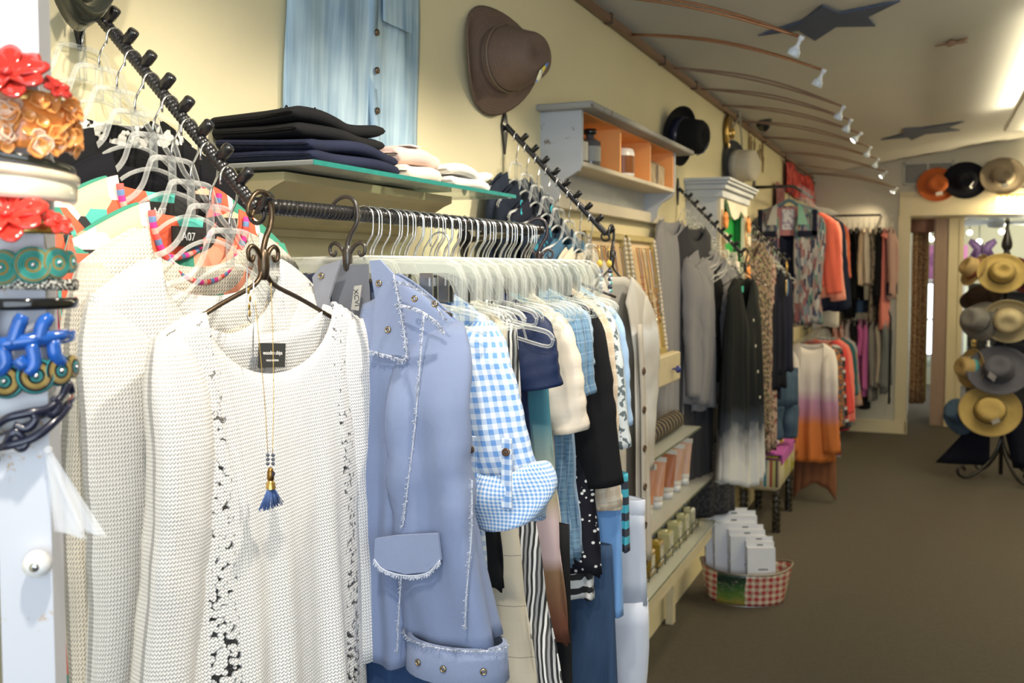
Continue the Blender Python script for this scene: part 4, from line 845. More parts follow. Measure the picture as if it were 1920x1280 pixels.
# --- the other tops on the bar
GB = gingham((.70, .76, .82), (.10, .27, .60), .016); GBS = gingham((.74, .80, .85), (.09, .28, .62), .006)
def btop(name, label, cat, Y, mat, X=-.82, dzz=0, **k):
    d = dict(L=.6, D=.010, Dh=.018, rip=(4, .004), cols=30, rows=24); d.update(k); return garment(name, label, cat, Vector((X, Y, 1.652+dzz)), 0, mat, **d)
def barhang(Y, proto=None): return hang(proto or PC, Vector((-.82, Y, BZ)), 0, 'clear hanger with chrome hook in the crowded row on the black bar', 'clear hangers on the black bar')
g, sp = btop('gingham_shirt', 'blue and white gingham shirt with rolled tab sleeve beside the periwinkle jacket', 'shirt', 1.42, GB, L=.72, sw=.185, sd=.06, slv=dict(L=.24, r0=.055, r1=.062, flat=.45, out=.075, fwd=-.03), smat=GB)
s1 = [o for o in g.children if o.name.startswith('sleeve')][1]
P = []; cx = .185-.055+.018+.075
for i in range(15):
    t_ = i/14; P.append([(cx + (.066+.014*math.sin(pi*t_)+.006*math.sin(3*a+5*t_))*math.cos(a), -.035 + (.04+.01*math.sin(pi*t_))*math.sin(a)+.006*math.sin(2*a+6*t_), -.275 - .085*t_ + .012*math.sin(a*2+2)) for a in [2*pi*k/24 for k in range(24)]])
rc = obj('rolled_cuff', MB().grid(P, [[(.07*2*pi*k/24, p[2]) for k, p in enumerate(r)] for r in P], True), GBS, s1, True, solid=.003)
for xx in (.19, .248):
    obj('sleeve_tab', MB().box((xx-.008, -.085, -.33), (xx+.008, -.081, -.225), .001), GB, s1, False); obj('button', MB().lathe([(.001, .003), (.004, .002), (.006, .003), (.0065, 0)], 12), BUTTON, s1, True, (xx, -.086, -.245), (pi/2, 0, 0))
btop('black_blouse', 'black sleeveless top, thin dark edge behind the gingham shirt', 'top', 1.465, BLACKMATTE, L=.5, sw=.165, sd=.07)
btop('linen_shirt', 'beige linen shirt with faint dark window check behind the gingham sleeve', 'shirt', 1.50, plaid((.52, .46, .35), (.55, .49, .38), (.10, .09, .08), .085, .012), L=.70, sw=.175, sd=.07, W=[(0, .175), (.4, .18), (1, .235)])
btop('striped_blouse', 'long black and white streaked striped tunic', 'tunic', 1.55, stripes([(.02, .02, .022), (.5, .5, .5), (.02, .02, .02), (.75, .74, .72), (.05, .05, .05), (.3, .3, .3)], .022, 'U', .01), L=.73, sw=.17, sd=.075, W=[(0, .17), (.4, .19), (1, .265)])
hang(PH, Vector((-.79, 1.548, BZ-.035)), .12, 'clear shoulder hanger poking out in front of the navy top', 'clear shoulder hangers on the black bar')
NV = fabric((.012, .022, .065), .0018, .3, .2, .45, .1); g, sp = btop('navy_blouse', 'dark navy satin cap-sleeve top in the middle of the bar', 'top', 1.61, NV, L=.55, sw=.19, sd=.055, slv=dict(L=.13, r0=.06, r1=.068, flat=.5, out=.03))
CARD = dipdye([(0, (.05, .16, .22)), (.38, (.07, .22, .28)), (.50, (.35, .42, .36)), (.60, (.34, .29, .19)), (.66, (.55, .42, .42)), (.76, (.50, .38, .38)), (.80, (.22, .13, .07)), (.94, (.13, .05, .03))], .66, .03)
g, sp = btop('crochet_cardigan', 'teal crochet cardigan ending in beige, pink and brown knitted bands', 'cardigan', 1.675, CARD, L=.66, sw=.175, sd=.06, W=[(0, .175), (.4, .19), (1, .225)])
g, sp = btop('satin_blouse', 'cream satin blouse with ruched sleeve in the bar row', 'blouse', 1.74, fabric((.66, .58, .47), .001, .1, .1, .35), L=.5, sw=.18, sd=.06, slv=dict(L=.22, r0=.055, r1=.06, flat=.6, out=.045, wr=.16))
for i, (y, lb) in enumerate(((1.79, 'blue window-check short-sleeve shirt, left of two alike'), (1.835, 'blue window-check short-sleeve shirt, right of two alike'))): btop('check_shirt', lb, 'shirt', y, plaid((.085, .18, .29), (.15, .27, .39), (.26, .36, .46), .022, .07), L=.55, sw=.185, sd=.055, slv=dict(L=.17, r0=.055, r1=.066, flat=.5, out=.02))
btop('chambray_blouse', 'pale chambray top glimpsed above the black lace one', 'top', 1.875, denim((.25, .36, .50), (.42, .53, .64)), L=.55, sw=.175, sd=.055, slv=dict(L=.12, r0=.05, r1=.055, flat=.5, out=.02))
btop('black_tee', 'black half-sleeve top with long flared sleeve at the far end of the bar', 'top', 1.93, fabric((.010, .010, .011)), L=.52, sw=.185, sd=.06, slv=dict(L=.36, r0=.058, r1=.062, flat=.5, out=.055))
btop('daisy_blouse', 'black top printed with small white daisies under the check shirts', 'top', 1.90, dots((.010, .010, .016), (.75, .75, .72), 78, .24), L=.60, sw=.17, sd=.06, X=-.83, W=[(0, .17), (.4, .2), (1, .225)])
btop('cream_check_shirt', 'cream and tan checked shirt behind the black half-sleeve top', 'shirt', 1.985, plaid((.72, .60, .45), (.55, .42, .28), (.75, .66, .52), .03, .1), L=.55, sw=.185, sd=.06, slv=dict(L=.42, r0=.055, r1=.045, flat=.5, out=.05, cuff=.03))
btop('leaf_print_blouse', 'grey and white leaf print top in the far part of the bar row', 'top', 2.02, printed((.62, .66, .66), [(.12, .15, .16)], 45, .52), L=.5, sw=.185, sd=.06, slv=dict(L=.3, r0=.05, r1=.05, flat=.5, out=.05))
btop('pale_blue_shirt', 'pale sky blue shirt, last full top on the black bar', 'shirt', 2.06, fabric((.36, .52, .72)), L=.5, sw=.185, sd=.06, slv=dict(L=.26, r0=.055, r1=.05, flat=.5, out=.045, wr=.1))
# lower layer under the row
def skirt(name, label, cat, X, Y, z, w0, w1, L, d, mat, rz=0, folds=4, amp=.010, rows=16):
    r = thing(name, label, cat, (X, Y, z), rz); P = []; U = []
    for i in range(rows+1):
        s = i/rows; w = lerp(w0, w1, s); row = []; ur = []
        for k in range(44):
            a = 2*pi*k/44; row.append((w*math.cos(a), d*(1+.3*s)*math.sin(a) + amp*s*math.sin(folds*2*a+s), -L*s)); ur.append((w*a*.8, -L*s))
        P.append(row); U.append(ur)
    obj('body', MB().grid(P, U, True), mat, r, True, solid=.0025); return r
def trousers(name, label, X, Y, z, w, L, d, mat, rz=0):
    r = thing(name, label, 'trousers', (X, Y, z), rz); obj('waistband', MB().lathe([(w*1.01, -.04), (w*1.03, -.03), (w*1.03, 0), (w*1.0, .002)], 32, None, 1, d/w), mat, r)
    P = [[(w*lerp(1, 1.08, s)*math.cos(a), d*lerp(1, 1.08, s)*math.sin(a), -.25*s) for a in [2*pi*k/36 for k in range(36)]] for s in (0, .25, .5, .75, 1)]; obj('hips', MB().grid(P, [[(p[0], p[2]) for p in q] for q in P], True), mat, r, True, solid=.002)
    for sx in (-1, 1):
        P = [[(sx*w*.54 + w*lerp(.53, .44, s)*math.cos(a)+.006*math.sin(9*s), d*lerp(1.15, 1.0, s)*math.sin(a)+.006*math.sin(7*s+sx), -.24-(L-.24)*s) for a in [2*pi*k/24 for k in range(24)]] for s in [i/12 for i in range(13)]]; obj('leg', MB().grid(P, [[(p[0], p[2]) for p in q] for q in P], True), mat, r, True, solid=.002)
    return r
DNM = denim((.012, .03, .085), (.035, .075, .17), .5)
trousers('blue_jeans', 'dark blue jeans hanging below the periwinkle jacket hem', -.83, 1.30, 1.14, .14, .8, .035, DNM)
skirt('floral_skirt', 'white skirt with navy leaf print peeping below the jacket cuff', 'skirt', -.70, 1.36, 1.10, .10, .13, .5, .02, printed((.75, .75, .75), [(.04, .05, .12)], 30, .53))
skirt('zebra_skirt', 'black and white zebra print skirt end in the lower row', 'skirt', -.725, 1.93, 1.14, .09, .095, .15, .015, stripes([(.75, .74, .7), (.02, .02, .02)], .03, 'V', .06))
skirt('black_skirt', 'long black skirt in the lower shade of the row', 'skirt', -.76, 1.72, 1.20, .15, .17, .9, .02, BLACKMATTE)
skirt('denim_skirt', 'indigo denim skirt low in the row beside white trousers', 'skirt', -.74, 1.96, 1.10, .14, .16, .45, .02, denim((.02, .045, .09), (.05, .09, .17), .5))
skirt('blue_slip', 'bright blue cotton hem above the denim skirt', 'top', -.70, 1.99, 1.22, .11, .115, .28, .015, fabric((.15, .32, .62)))
skirt('stripe_blouse', 'turquoise and charcoal striped sleeve end below the checked cuff', 'top', -.625, 2.03, 1.24, .038, .042, .17, .02, stripes([(.03, .035, .05), (.05, .36, .46)], .034, 'V'))
trousers('white_trousers', 'white trousers hanging below the beige cardigan', -.74, 2.25, 1.13, .13, .95, .04, fabric((.56, .60, .70)))
# hangers along the bar
ys = [1.345 + .016*i + .006*math.sin(i*2.7) for i in range(45)]
for i, y in enumerate(ys):
    if i % 9 == 4: continue
    y += 0
    barhang(y, PC if i % 3 == 0 else PH)
iron_hanger('dark iron hanger hooked on the far end of the black bar', Vector((-.815, 2.09, 1.785)), .5, None, gloss((.03, .016, .016), .3))
# ================================================================ second waterfall rack and the beige cardigan
A2 = Vector((-.82, 2.615, 1.772)); H2 = arm('second black wrapped waterfall rack below the brown straw hat', A2, 9)
for k in range(8): hang(PH, H2[k], R90, 'clear plastic hanger on the second sloping rack, ' + ORD[k], 'clear hangers on the second arm')
NB = fabric((.012, .018, .030)); TEALP = printed((.010, .012, .022), [(.05, .42, .50)], 34, .62)
LO = dict(cols=26, rows=18)
for k, (nm, lb, ct, mt, L, dzz, kw) in enumerate([
    ('denim_jacket', 'dark indigo denim jacket nearest the wall on the second arm', 'jacket', denim((.012, .018, .032), (.03, .04, .06), .5), .55, 0, dict(slv=dict(L=.4, r0=.055, r1=.05, flat=.4))),
    ('denim_jacket', 'dark navy jacket in front of the indigo one on the second arm', 'jacket', NB, .55, 0, dict(slv=dict(L=.4, r0=.055, r1=.05, flat=.4))),
    ('teal_print_blouse', 'black top with teal motifs on the second arm', 'top', TEALP, .6, -.01, {}),
    ('navy_camisole', 'navy top on the second arm, fourth from the wall', 'top', NB, .6, -.02, {}),
    ('teal_print_blouse', 'deep blue top with faint teal print on the second arm', 'top', printed((.012, .03, .06), [(.03, .20, .26)], 26, .55), .6, -.02, {}),
    ('denim_blouse', 'mid blue denim top on the second arm', 'top', denim((.04, .10, .16), (.08, .17, .25), .5), .6, -.02, {}),
    ('cream_blouse', 'cream blouse behind the beige cardigan, nearer the wall', 'blouse', fabric((.60, .52, .38)), .65, -.01, dict(slv=dict(L=.4, r0=.05, r1=.045, flat=.4))),
    ('sand_blouse', 'sand coloured blouse directly behind the beige cardigan', 'blouse', fabric((.50, .45, .36)), .65, -.01, dict(slv=dict(L=.4, r0=.05, r1=.045, flat=.4)))]):
    garment(nm, lb, ct, H2[k]+dz+Vector((0, 0, dzz)), R90, mt, L, D=.010, Dh=.02, sw=.195, sd=.055, ph=k*1.3, **LO, **kw)
iron_hanger('black iron scroll hanger carrying the beige button cardigan', Vector((-.80, 2.60, 1.79)), R90, None, IRON)
BEI = dipdye([(0, (.50, .47, .40)), (.18, (.44, .40, .33)), (.22, (.62, .61, .57)), (.32, (.47, .43, .36)), (.5, (.66, .63, .57)), (.6, (.45, .40, .32)), (.8, (.58, .53, .46)), (1, (.48, .42, .34))], .80, .25, .85, 5)
CR = Vector((-.79, 2.60, 1.655)); RZC = math.radians(80)
g, sp = garment('long_cardigan', 'long beige tie-dyed cardigan with brown buttons at the end of the second arm', 'cardigan', CR, RZC, BEI, .82, nw=.08, nf=.16, nb=.0, sw=.20, sd=.06, neck='v', D=.03, Dh=.045, ph=1.2, opening=(.10, .22), slv=dict(L=.5, r0=.058, r1=.045, flat=.45, out=.02, wr=.05), cols=44, rows=30)
pl = obj('button_band', MB().grid([[(.035+.018*min(1, i/4)+k*.026-.0, -.052-.012*i/14, -.13-.685*i/14) for k in (0, 1)] for i in range(15)], [[(k*.03, -.05*i) for k in (0, 1)] for i in range(15)]), fabric((.50, .45, .37)), g, True, solid=.004)
buttons(g, [(.066, -.056-.010*i/5, -.26-.108*i) for i in range(6)], .0105)
# bead earrings on the hanger
for j, (px, lb, c1) in enumerate(((1124, 'blue and clear beaded drop earrings hung on the iron hanger, left pair', (.05, .10, .2)), (1142, 'turquoise beaded drop earrings hung on the iron hanger, right pair', (.02, .42, .40)))):
    O = atX(px, 500, -.785); t = thing('bead_earrings', lb, 'earrings', O); obj('hook', MB().tube([(0, 0, .01), (0, 0, .045), (-.012, 0, .05)], .0015, 5), GOLD, t); obj('tuft', MB().blob((0, 0, .008), .008, .008, .010), fabric((.85, .55, .08)), t)
    for s in (-1, 1):
        for i in range(6): obj('bead', MB().blob((.003, s*.007, -.012-.0105*i), .0045, .0045, .0052, 8, 6), gloss([c1, (.02, .03, .07), (.05, .4, .42), (.6, .65, .7)][(i+j) % 4 if s > 0 else (i*2+1) % 4], .2), t)
# ================================================================ jewellery drawers, necklace frames
CRW = wood((.66, .56, .36), (.76, .68, .47), 3, (1, 4, 4), .55, (.40, .28, .15))
t = thing('jewellery_chest', 'distressed cream chest of small drawers under the necklace frames', 'chest', (WX+.004, 0, 0))
obj('carcass', MB().box((0, 2.85, 1.20), (.14, 4.10, 1.30), .004), CRW, t, False); obj('top', MB().box((0, 2.83, 1.30), (.16, 4.12, 1.318), .004), CRW, t, False)

for y0, y1 in ((2.90, 3.26), (3.28, 3.60), (3.615, 4.05)):
    d = obj('drawer', MB().box((.14, y0, 1.215), (.18, y1, 1.335), .006), CRW, t, False)
    obj('knob', MB().lathe([(.004, 0), (.005, .012), (.013, .016), (.016, .024), (.012, .032), (.001, .035)], 14, Matrix.Translation((.18, y0+.30*(y1-y0)/.435, 1.272)) @ Matrix.Rotation(pi/2, 4, 'Y')), gloss((.05, .07, .30), .12, .6, 60), d)
GOLDW = wood((.42, .32, .10), (.52, .42, .16), 5, (4, 4, 4), .5); PEARL = gloss((.75, .68, .55), .25)
def nframe(label, y0, y1, seed, z0=1.32, z1=1.81):
    ang = .13; r = thing('necklace_display', label, 'frame', (WX+.10, y0, z0), (0, -ang, 0), 'necklace display frames'); w = y1-y0; h = z1-z0
    obj('backing', MB().box((-.006, .01, .01), (0, w-.01, h-.01)), plain((.82, .60, .33)), r, False)
    for a, b in (((0, 0, h-.025), (.018, w, h)), ((0, 0, 0), (.018, w, .025)), ((0, 0, .0), (.014, .022, h)), ((0, w-.022, 0), (.014, w, h))): obj('moulding', MB().box(a, b, .004), GOLDW, r, False)
    me = MB().blob((0, 0, 0), .008, .008, .010, 8, 5).mesh('pearl')
    for y in (.010, w-.010):
        for i in range(26): obj('pearl', me, PEARL, r, True, (.018, y, .02 + (h-.04)*i/25))
    random.seed(seed); R = []
    for i in range(7):
        y = w*(.18 + .11*i); ln = random.uniform(.18, .36); wd = random.uniform(.02, .06); O = Vector((.02, y, h-.05))
        n = thing('necklace', '%s necklace hung on the %s' % (('silver bead', 'coral bead', 'gold chain', 'brown stone', 'pearl drop', 'copper link', 'grey pendant')[i], label.split(' hung')[0].replace('pale ', '').replace(' of necklaces', '')), 'necklace', Vector((WX+.10, y0, z0)) + Euler((0, -ang, 0)).to_matrix() @ O, (0, -ang, 0), 'necklaces in the frames')
        c = [(.35, .36, .36), (.55, .22, .12), (.6, .42, .15), (.25, .13, .07), (.7, .65, .55), (.45, .22, .1), (.3, .3, .32)][i]
        pts = bez([(0, -wd, 0), (.004, -wd*.8, -ln*.5), (.006, 0, -ln), (.004, wd*.8, -ln*.5), (0, wd, 0)], 10); obj('chain', MB().tube(pts, .0022, 5), metal(c, .35), n)
        m = MB()
        for k in range(12, 29, 2): m.blob(pts[k], .005, .005, .006, 6, 4)
        obj('beads', m, gloss(c, .25), n); obj('pendant', MB().blob((.008, 0, -ln-.012), .004, .010, .015, 8, 6), metal(sc(c, 1.2), .3), n)
nframe('pale frame of necklaces hung behind the second arm, nearer one', 3.20, 3.66, 1); nframe('pale pearl-edged frame of necklaces hung beside the grey cardigans, farther one', 3.70, 4.10, 2)
# ================================================================ glass shelves with soaps and tubes
t = thing('glass_display', 'low glass-shelved display of soaps and creams by the carpet', 'display', (WX+.02, 0, 0))
obj('plinth', MB().box((0, 3.0, .40), (.19, 4.62, .455), .004), CRW, t, False); [obj('foot', MB().box((.0, yy, 0), (.035, yy+.05, .40)), CRW, t, False) for yy in (3.02, 4.5)]
obj('backboard', MB().box((0, 3.0, .46), (.012, 4.6, 1.195)), plain((.60, .53, .34)), t, False)
for z in (.47, .70, .975):
    y1 = 4.66 if z < .9 else 4.30; s = obj('glass_pane', MB().box((0.015, 3.0, z), (.20, y1, z+.008)), clear((.86, .90, .86), .04, .03), t, False); obj('glass_edge', MB().box((.2, 3.0, z), (.202, y1, z+.008)).box((.015, y1, z), (.202, y1+.002, z+.008)), gloss((.22, .26, .18), .2), s, False)
for y in (3.05, 4.25): obj('upright', MB().cyl((.02, y, .4), (.02, y, 1.2), .007, 8), CHROME, t)
gl = 'standing cream tubes on the middle glass shelf'
for i, (y, c) in enumerate(((3.72, (.75, .33, .18)), (3.88, (.80, .40, .24)), (4.06, (.55, .20, .09)), (4.20, (.72, .42, .27)), (4.36, (.80, .50, .36)))):
    r = thing('cream_tube', ['deep peach cream tube, nearest on the middle glass shelf', 'peach cream tube second on the middle glass shelf', 'rust brown cream tube, third on the middle glass shelf', 'salmon cream tube, fourth on the middle glass shelf', 'pale pink cream tube, farthest on the middle glass shelf'][i], 'tube', (WX+.13, y, .7085), pi/2+.25*math.sin(i*3), gl)
    obj('cap', MB().lathe([(.001, 0), (.026, 0), (.026, .028), (.001, .03)], 18), plain((.82, .83, .85), .3), r)
    P = [[(lerp(.027, .004, s)*math.cos(a), lerp(.027, .040, s)*math.sin(a), .03 + .16*s) for a in [2*pi*k/20 for k in range(20)]] for s in (0, .3, .6, .85, 1)]
    obj('tube', MB().grid(P, None, True), plain(c, .35), r); obj('crimp', MB().box((-.004, -.041, .188), (.004, .041, .207)), plain((.85, .82, .76)), r, False); obj('white_band', MB().lathe([(.0275, .032), (.0285, .05)], 20), plain((.85, .82, .76)), r)
for i, (y, c) in enumerate(((3.55, (.35, .22, .03)), (3.70, (.38, .24, .04)), (3.84, (.40, .26, .04)), (4.0, (.62, .56, .30)), (4.16, (.58, .54, .30)), (4.30, (.55, .52, .30)), (4.42, (.55, .52, .32)))):
    r = thing('soap_bottle', ['amber square soap bottle hidden at the near end of the lowest glass shelf', 'amber square soap bottle second on the lowest glass shelf', 'golden soap bottle third on the lowest glass shelf', 'pale yellow soap bottle fourth on the lowest glass shelf', 'pale yellow soap bottle fifth on the lowest glass shelf', 'cream soap bottle sixth on the lowest glass shelf', 'cream soap bottle at the far end of the lowest glass shelf'][i], 'bottle', (WX+.13, y, .4785), 0, 'soap bottles on the lowest glass shelf')
    obj('body', MB().box((-.036, -.036, 0), (.036, .036, .105), .008), gloss(c, .15, .15), r, True, sharp=30); obj('neck', MB().lathe([(.022, .105), (.014, .112), (.014, .12)], 14), gloss(c, .15, .15), r); obj('cap', MB().lathe([(.018, .116), (.018, .138), (.012, .142), (.012, .152), (.001, .154)], 14), IRON, r)
    obj('label', MB().box((.0365, -.024, .02), (.0372, .024, .085)), printed((.75, .72, .6), [(.05, .05, .05)], 160, .58), r, False)
t = thing('wire_rack', 'thin black wire tray around the soap bottles', 'rack', (WX+.13, 0, .485))
for z in (.012, .04): obj('wire', MB().tube([(-.045, 3.48, z), (.046, 3.48, z), (.046, 4.48, z), (-.045, 4.48, z)], .002, 5, closed=True), IRON, t)
for i in range(9): obj('wire', MB().cyl((.046, 3.48+.125*i, .0), (.046, 3.48+.125*i, .04), .002, 5), IRON, t)
t = thing('patterned_roll', 'black and gold patterned roll lying on the top glass shelf', 'roll', (WX+.13, 3.70, 1.024))
obj('roll', MB().lathe([(.030, 0), (.038, 0), (.04, .01), (.04, .5), (.038, .51), (.030, .51)], 22, Matrix.Rotation(-pi/2, 4, 'X')), stripes([(.015, .02, .03), (.02, .03, .05), (.35, .25, .12), (.02, .02, .03)], .05, 'V', .02), t); obj('core', MB().lathe([(.001, .012), (.030, .012), (.030, .502), (.001, .502)], 22, Matrix.Rotation(-pi/2, 4, 'X')), plain((.05, .12, .16)), t)
r = thing('copper_box', 'small copper foil box beside the patterned roll', 'box', (WX+.11, 3.55, .983)); obj('box', MB().box((-.05, -.1, 0), (.05, .1, .06), .003), metal((.6, .32, .14), .35), r, False); obj('lid', MB().box((-.053, -.103, .05), (.053, .103, .07), .003), metal((.5, .26, .10), .35), r, False)
bottle('amber_bottle', 'amber bottle with black cap at the near end of the middle glass shelf', 'bottle', (WX+.15, 3.60, .7085), [(.001, 0), (.03, 0), (.032, .01), (.032, .11), (.014, .13), (.014, .14)], gloss((.42, .20, .02), .12), IRON, [(.016, .135), (.016, .19), (.001, .192)])
# ================================================================ painted tin basket with white boxes
TB = Vector((-.82, 5.0, 0)); t = thing('tin_basket', 'oval painted tin basket with red check and green scene on the carpet', 'basket', TB, math.radians(14))
def tinmat():
    q = NT('painted_tin'); tc = q.obj(); s = q.n('ShaderNodeSeparateXYZ'); q.l(tc, s.inputs[0]); X = s.outputs[0]; Z = s.outputs[2]
    a = q.band(X, .034); b = q.band(Z, .034); f = q.math('MULTIPLY', q.math('ADD', a, b), .5); ck = q.mix(f, (.80, .70, .52), (.50, .03, .04))
    n = q.noise(16, tc, 4, .6); sc_ = q.ramp(q.math('ADD', q.math('MULTIPLY', Z, 4.6), q.math('MULTIPLY', q.math('SUBTRACT', n, .5), .35)), [(.0, (.40, .28, .05)), (.22, (.14, .24, .04)), (.45, (.05, .14, .04)), (.6, (.01, .03, .02)), (.85, (.03, .07, .05)), (1, (.35, .40, .38))])
    inside = q.math('MULTIPLY', q.math('GREATER_THAN', X, -.15), q.math('LESS_THAN', q.math('ADD', X, q.math('MULTIPLY', n, .04)), .005)); col = q.mix(inside, ck, sc_); w_ = q.noise(50, tc, 4, .7); col = q.mix(q.ramp(w_, [(.55, (0,0,0)), (.62, (.8,.8,.8))]), col, (.30, .27, .2))
    return q.fin(col, .35, .0, Coat_Weight=.3)
P = [[(lerp(.185, .228, s)*math.cos(a), lerp(.12, .15, s)*math.sin(a), .004 + .165*s + .03*s*abs(math.cos(a))**4) for a in [2*pi*k/48 for k in range(48)]] for s in [i/8 for i in range(9)]]
obj('side', MB().grid(P, None, True), tinmat(), t, True, solid=.003); obj('bottom', MB().lathe([(.001, .004), (.185, .004), (.185, .0)], 48, None, 1, .65), metal((.4, .4, .38), .4), t); obj('rim', MB().tube([Vector(p) for p in P[-1]], .005, 6, closed=True), metal((.35, .33, .28), .4), t)
PAP = plain((.78, .79, .84), .4, 0, .03); INKM = plain((.06, .06, .07)); PHOTO = printed((.35, .38, .44), [(.2, .08, .12), (.5, .52, .58)], 18, .55)
spec = [(-.105, .085, .20, .27, .035, 'tall white picture-frame box leaning at the back left of the basket'), (-.095, .045, .21, .26, .035, 'tall white box in front of the leaning one in the basket'),
        (-.03, .055, .20, .255, .03, 'white box second rank, rear, under the patterned bench'), (-.025, .018, .19, .235, .035, 'white box second rank, front, with printed side squares'),
        (.03, .012, .165, .20, .028, 'medium white box behind the framed medium one'), (.045, -.025, .165, .185, .035, 'medium white box with dark picture corner in the basket'),
        (.10, -.030, .125, .155, .025, 'small white box behind the smallest one in the basket'), (.11, -.065, .125, .14, .03, 'smallest white box at the front right of the basket')]
for i, (x, y, w_, h, th, lb) in enumerate(spec):
    h *= 1.36; w_ *= 1.12; x = x*1.05 - .03 + .035*(i < 2)
    R = Euler((-.10 - .03*(i < 2), 0, math.radians(24))); r = thing('white_box', lb, 'box', TB + Vector((x, y, .04 + .02*(i//2))), R, 'white boxes in the tin basket')
    obj('carton', MB().box((-w_/2, -th/2, 0), (w_/2, th/2, h), .002), PAP, r, False); obj('hang_tab', MB().box((-w_/2, th/2-.003, h), (w_/2, th/2, h+.022)), PAP, r, False)
    obj('hang_slot', MB().box((-.015, th/2-.0045, h+.006), (.015, th/2-.003, h+.012)), INKM, r, False)
    obj('print_line', MB().box((-w_*.12, -th/2-.0006, h*.42), (w_*.22, -th/2, h*.45)), INKM, r, False)
    if i in (0, 5): obj('picture', MB().box((w_*.10, -th/2-.0006, h*.60), (w_*.48, -th/2, h*.92)), PHOTO, r, False)
    for k in range(3): obj('side_square', MB().box((-w_/2-.0006, -th*.32, h*(.12+.2*k)), (-w_/2, th*.32, h*(.26+.2*k))), plain((.5, .55, .62)), r, False)
# ================================================================ third arm, grey cardigans and the dip-dyed dress
A3 = Vector((-.82, 4.735, 1.752)); H3 = arm('third black waterfall rack in front of the white cabinet', A3, 9)
R3 = math.radians(76)
for k in range(8): hang(PH, H3[k], R3, 'clear plastic hanger on the third sloping rack, ' + ORD[k], 'clear hangers on the third arm')
LG = knit((.34, .33, .34), .006, .5); DGk = fabric((.055, .055, .062)); OLV = fabric((.075, .072, .060)); MG = knit((.30, .29, .30), .006, .6)
def a3(k, nm, lb, ct, mt, L, **kw):
    d = dict(D=.012, Dh=.025, sw=.20, sd=.05, ph=k*1.1, cols=26, rows=20); off = kw.pop('off', (0, 0, 0)); d.update(kw); return garment(nm, lb, ct, H3[k]+dz+Vector(off), R3, mt, L, **d)
a3(0, 'grey_cardigan', 'light grey long cardigan nearest the wall on the third arm', 'cardigan', LG, 1.15, off=(.03, -.40, -.03), sw=.14, slv=dict(L=.6, r0=.045, r1=.04, flat=.4))
a3(1, 'charcoal_dress', 'charcoal ribbed dress beside the light grey cardigan', 'dress', DGk, 1.2, off=(.06, -.20, -.02), sw=.17, rip=(7, .012))
a3(2, 'olive_tank', 'dark olive sleeveless tank on the third arm, rear of two', 'tank top', OLV, .9, off=(0, -.08, -.10), sw=.15, nf=.12, neck='v')
a3(3, 'olive_tank', 'dark olive sleeveless tank on the third arm, front of two', 'tank top', fabric((.085, .082, .07)), .9, off=(0, -.03, -.10), sw=.15, nf=.12, neck='v')
for k, lb in ((4, 'mid grey knitted cardigan with hanging sleeve, left of two on the third arm'), (5, 'mid grey knitted cardigan with hanging sleeve, right of two on the third arm')):
    a3(k, 'grey_cardigan', lb, 'cardigan', MG, .70, off=(0, -.15+.05*(k-4), -.03), slv=dict(L=.62, r0=.062, r1=.055, flat=.6, out=.02, fwd=-.03), sw=.20, opening=(.1, .1))
a3(6, 'black_blouse', 'black draped top between the grey cardigans and the dip-dyed dress', 'top', BLACKMATTE, .55, off=(0, .04, -.03), sw=.16, slv=dict(L=.3, r0=.05, r1=.055, flat=.5))
iron_hanger('black iron hanger of the dip-dyed dress on the third arm', Vector((-.80, 4.735, 1.768)), math.radians(66), None, IRON)
DIP = dipdye([(0, (.012, .014, .013)), (.58, (.014, .016, .017)), (.68, (.06, .07, .09)), (.76, (.45, .45, .45)), (.86, (.72, .71, .68)), (1, (.74, .73, .72))], 1.0, .30, .8, 7)
g, sp = garment('dip_dyed_dress', 'black sleeveless shirt dress fading to white at the hem on the third arm', 'dress', Vector((-.80, 4.70, 1.635)), math.radians(79), DIP, .98, nw=.09, nf=.17, neck='v', sw=.20, sd=.06, W=[(0, .20), (.12, .19), (.4, .22), (1, .25)], D=.03, Dh=.055, rip=(6, .020), ph=.4, hc=.06, cols=60, rows=40)
buttons(g, [(.0, -.05-.012*i, -.20-.12*i) for i in range(4)], .007, plain((.7, .65, .5), .3)); obj('neck_tag', MB().box((-.012, .004, -.07), (.012, .006, -.04)), plain((.05, .5, .36)), g, False)
skirt('grey_flecked_skirt', 'dark flecked wool skirt hanging behind the glass display', 'skirt', -1.0, 4.95, .98, .16, .18, .55, .03, printed((.030, .031, .036), [(.06, .06, .07)], 60, .5), math.radians(60))
# ================================================================ white cabinet with the green inside
CAB = wood((.55, .58, .62), (.62, .65, .68), 3, (1, 1, 5), .5); GRN = plain((.015, .36, .06), .5)
t = thing('white_cabinet', 'white painted wall cabinet with a green inside and cornice', 'cabinet', (WX, 4.93, 1.25)); CW = .78; CH = .80; CD = .155
obj('back', MB().box((.001, .02, .02), (.112, CW-.02, CH)), GRN, t, False)
for y in (0, CW-.022): obj('side', MB().box((0, y, 0), (CD, y+.022, CH)), CAB, t, False)
for y in (.022, CW-.026): obj('side_lining', MB().box((.012, y, .02), (CD-.004, y+.004, CH-.01)), GRN, t, False)
obj('floor_board', MB().box((0, 0, .0), (CD, CW, .022)), CAB, t, False); obj('shelf_board', MB().box((.112, .022, .33), (CD+.01, CW-.022, .345)), GRN, t, False)
FR = plain((.74, .66, .50), .5)
for y0, y1 in ((0, .09), (CW-.09, CW)): obj('front_stile', MB().box((CD, y0, 0), (CD+.018, y1, CH)), FR, t, False)
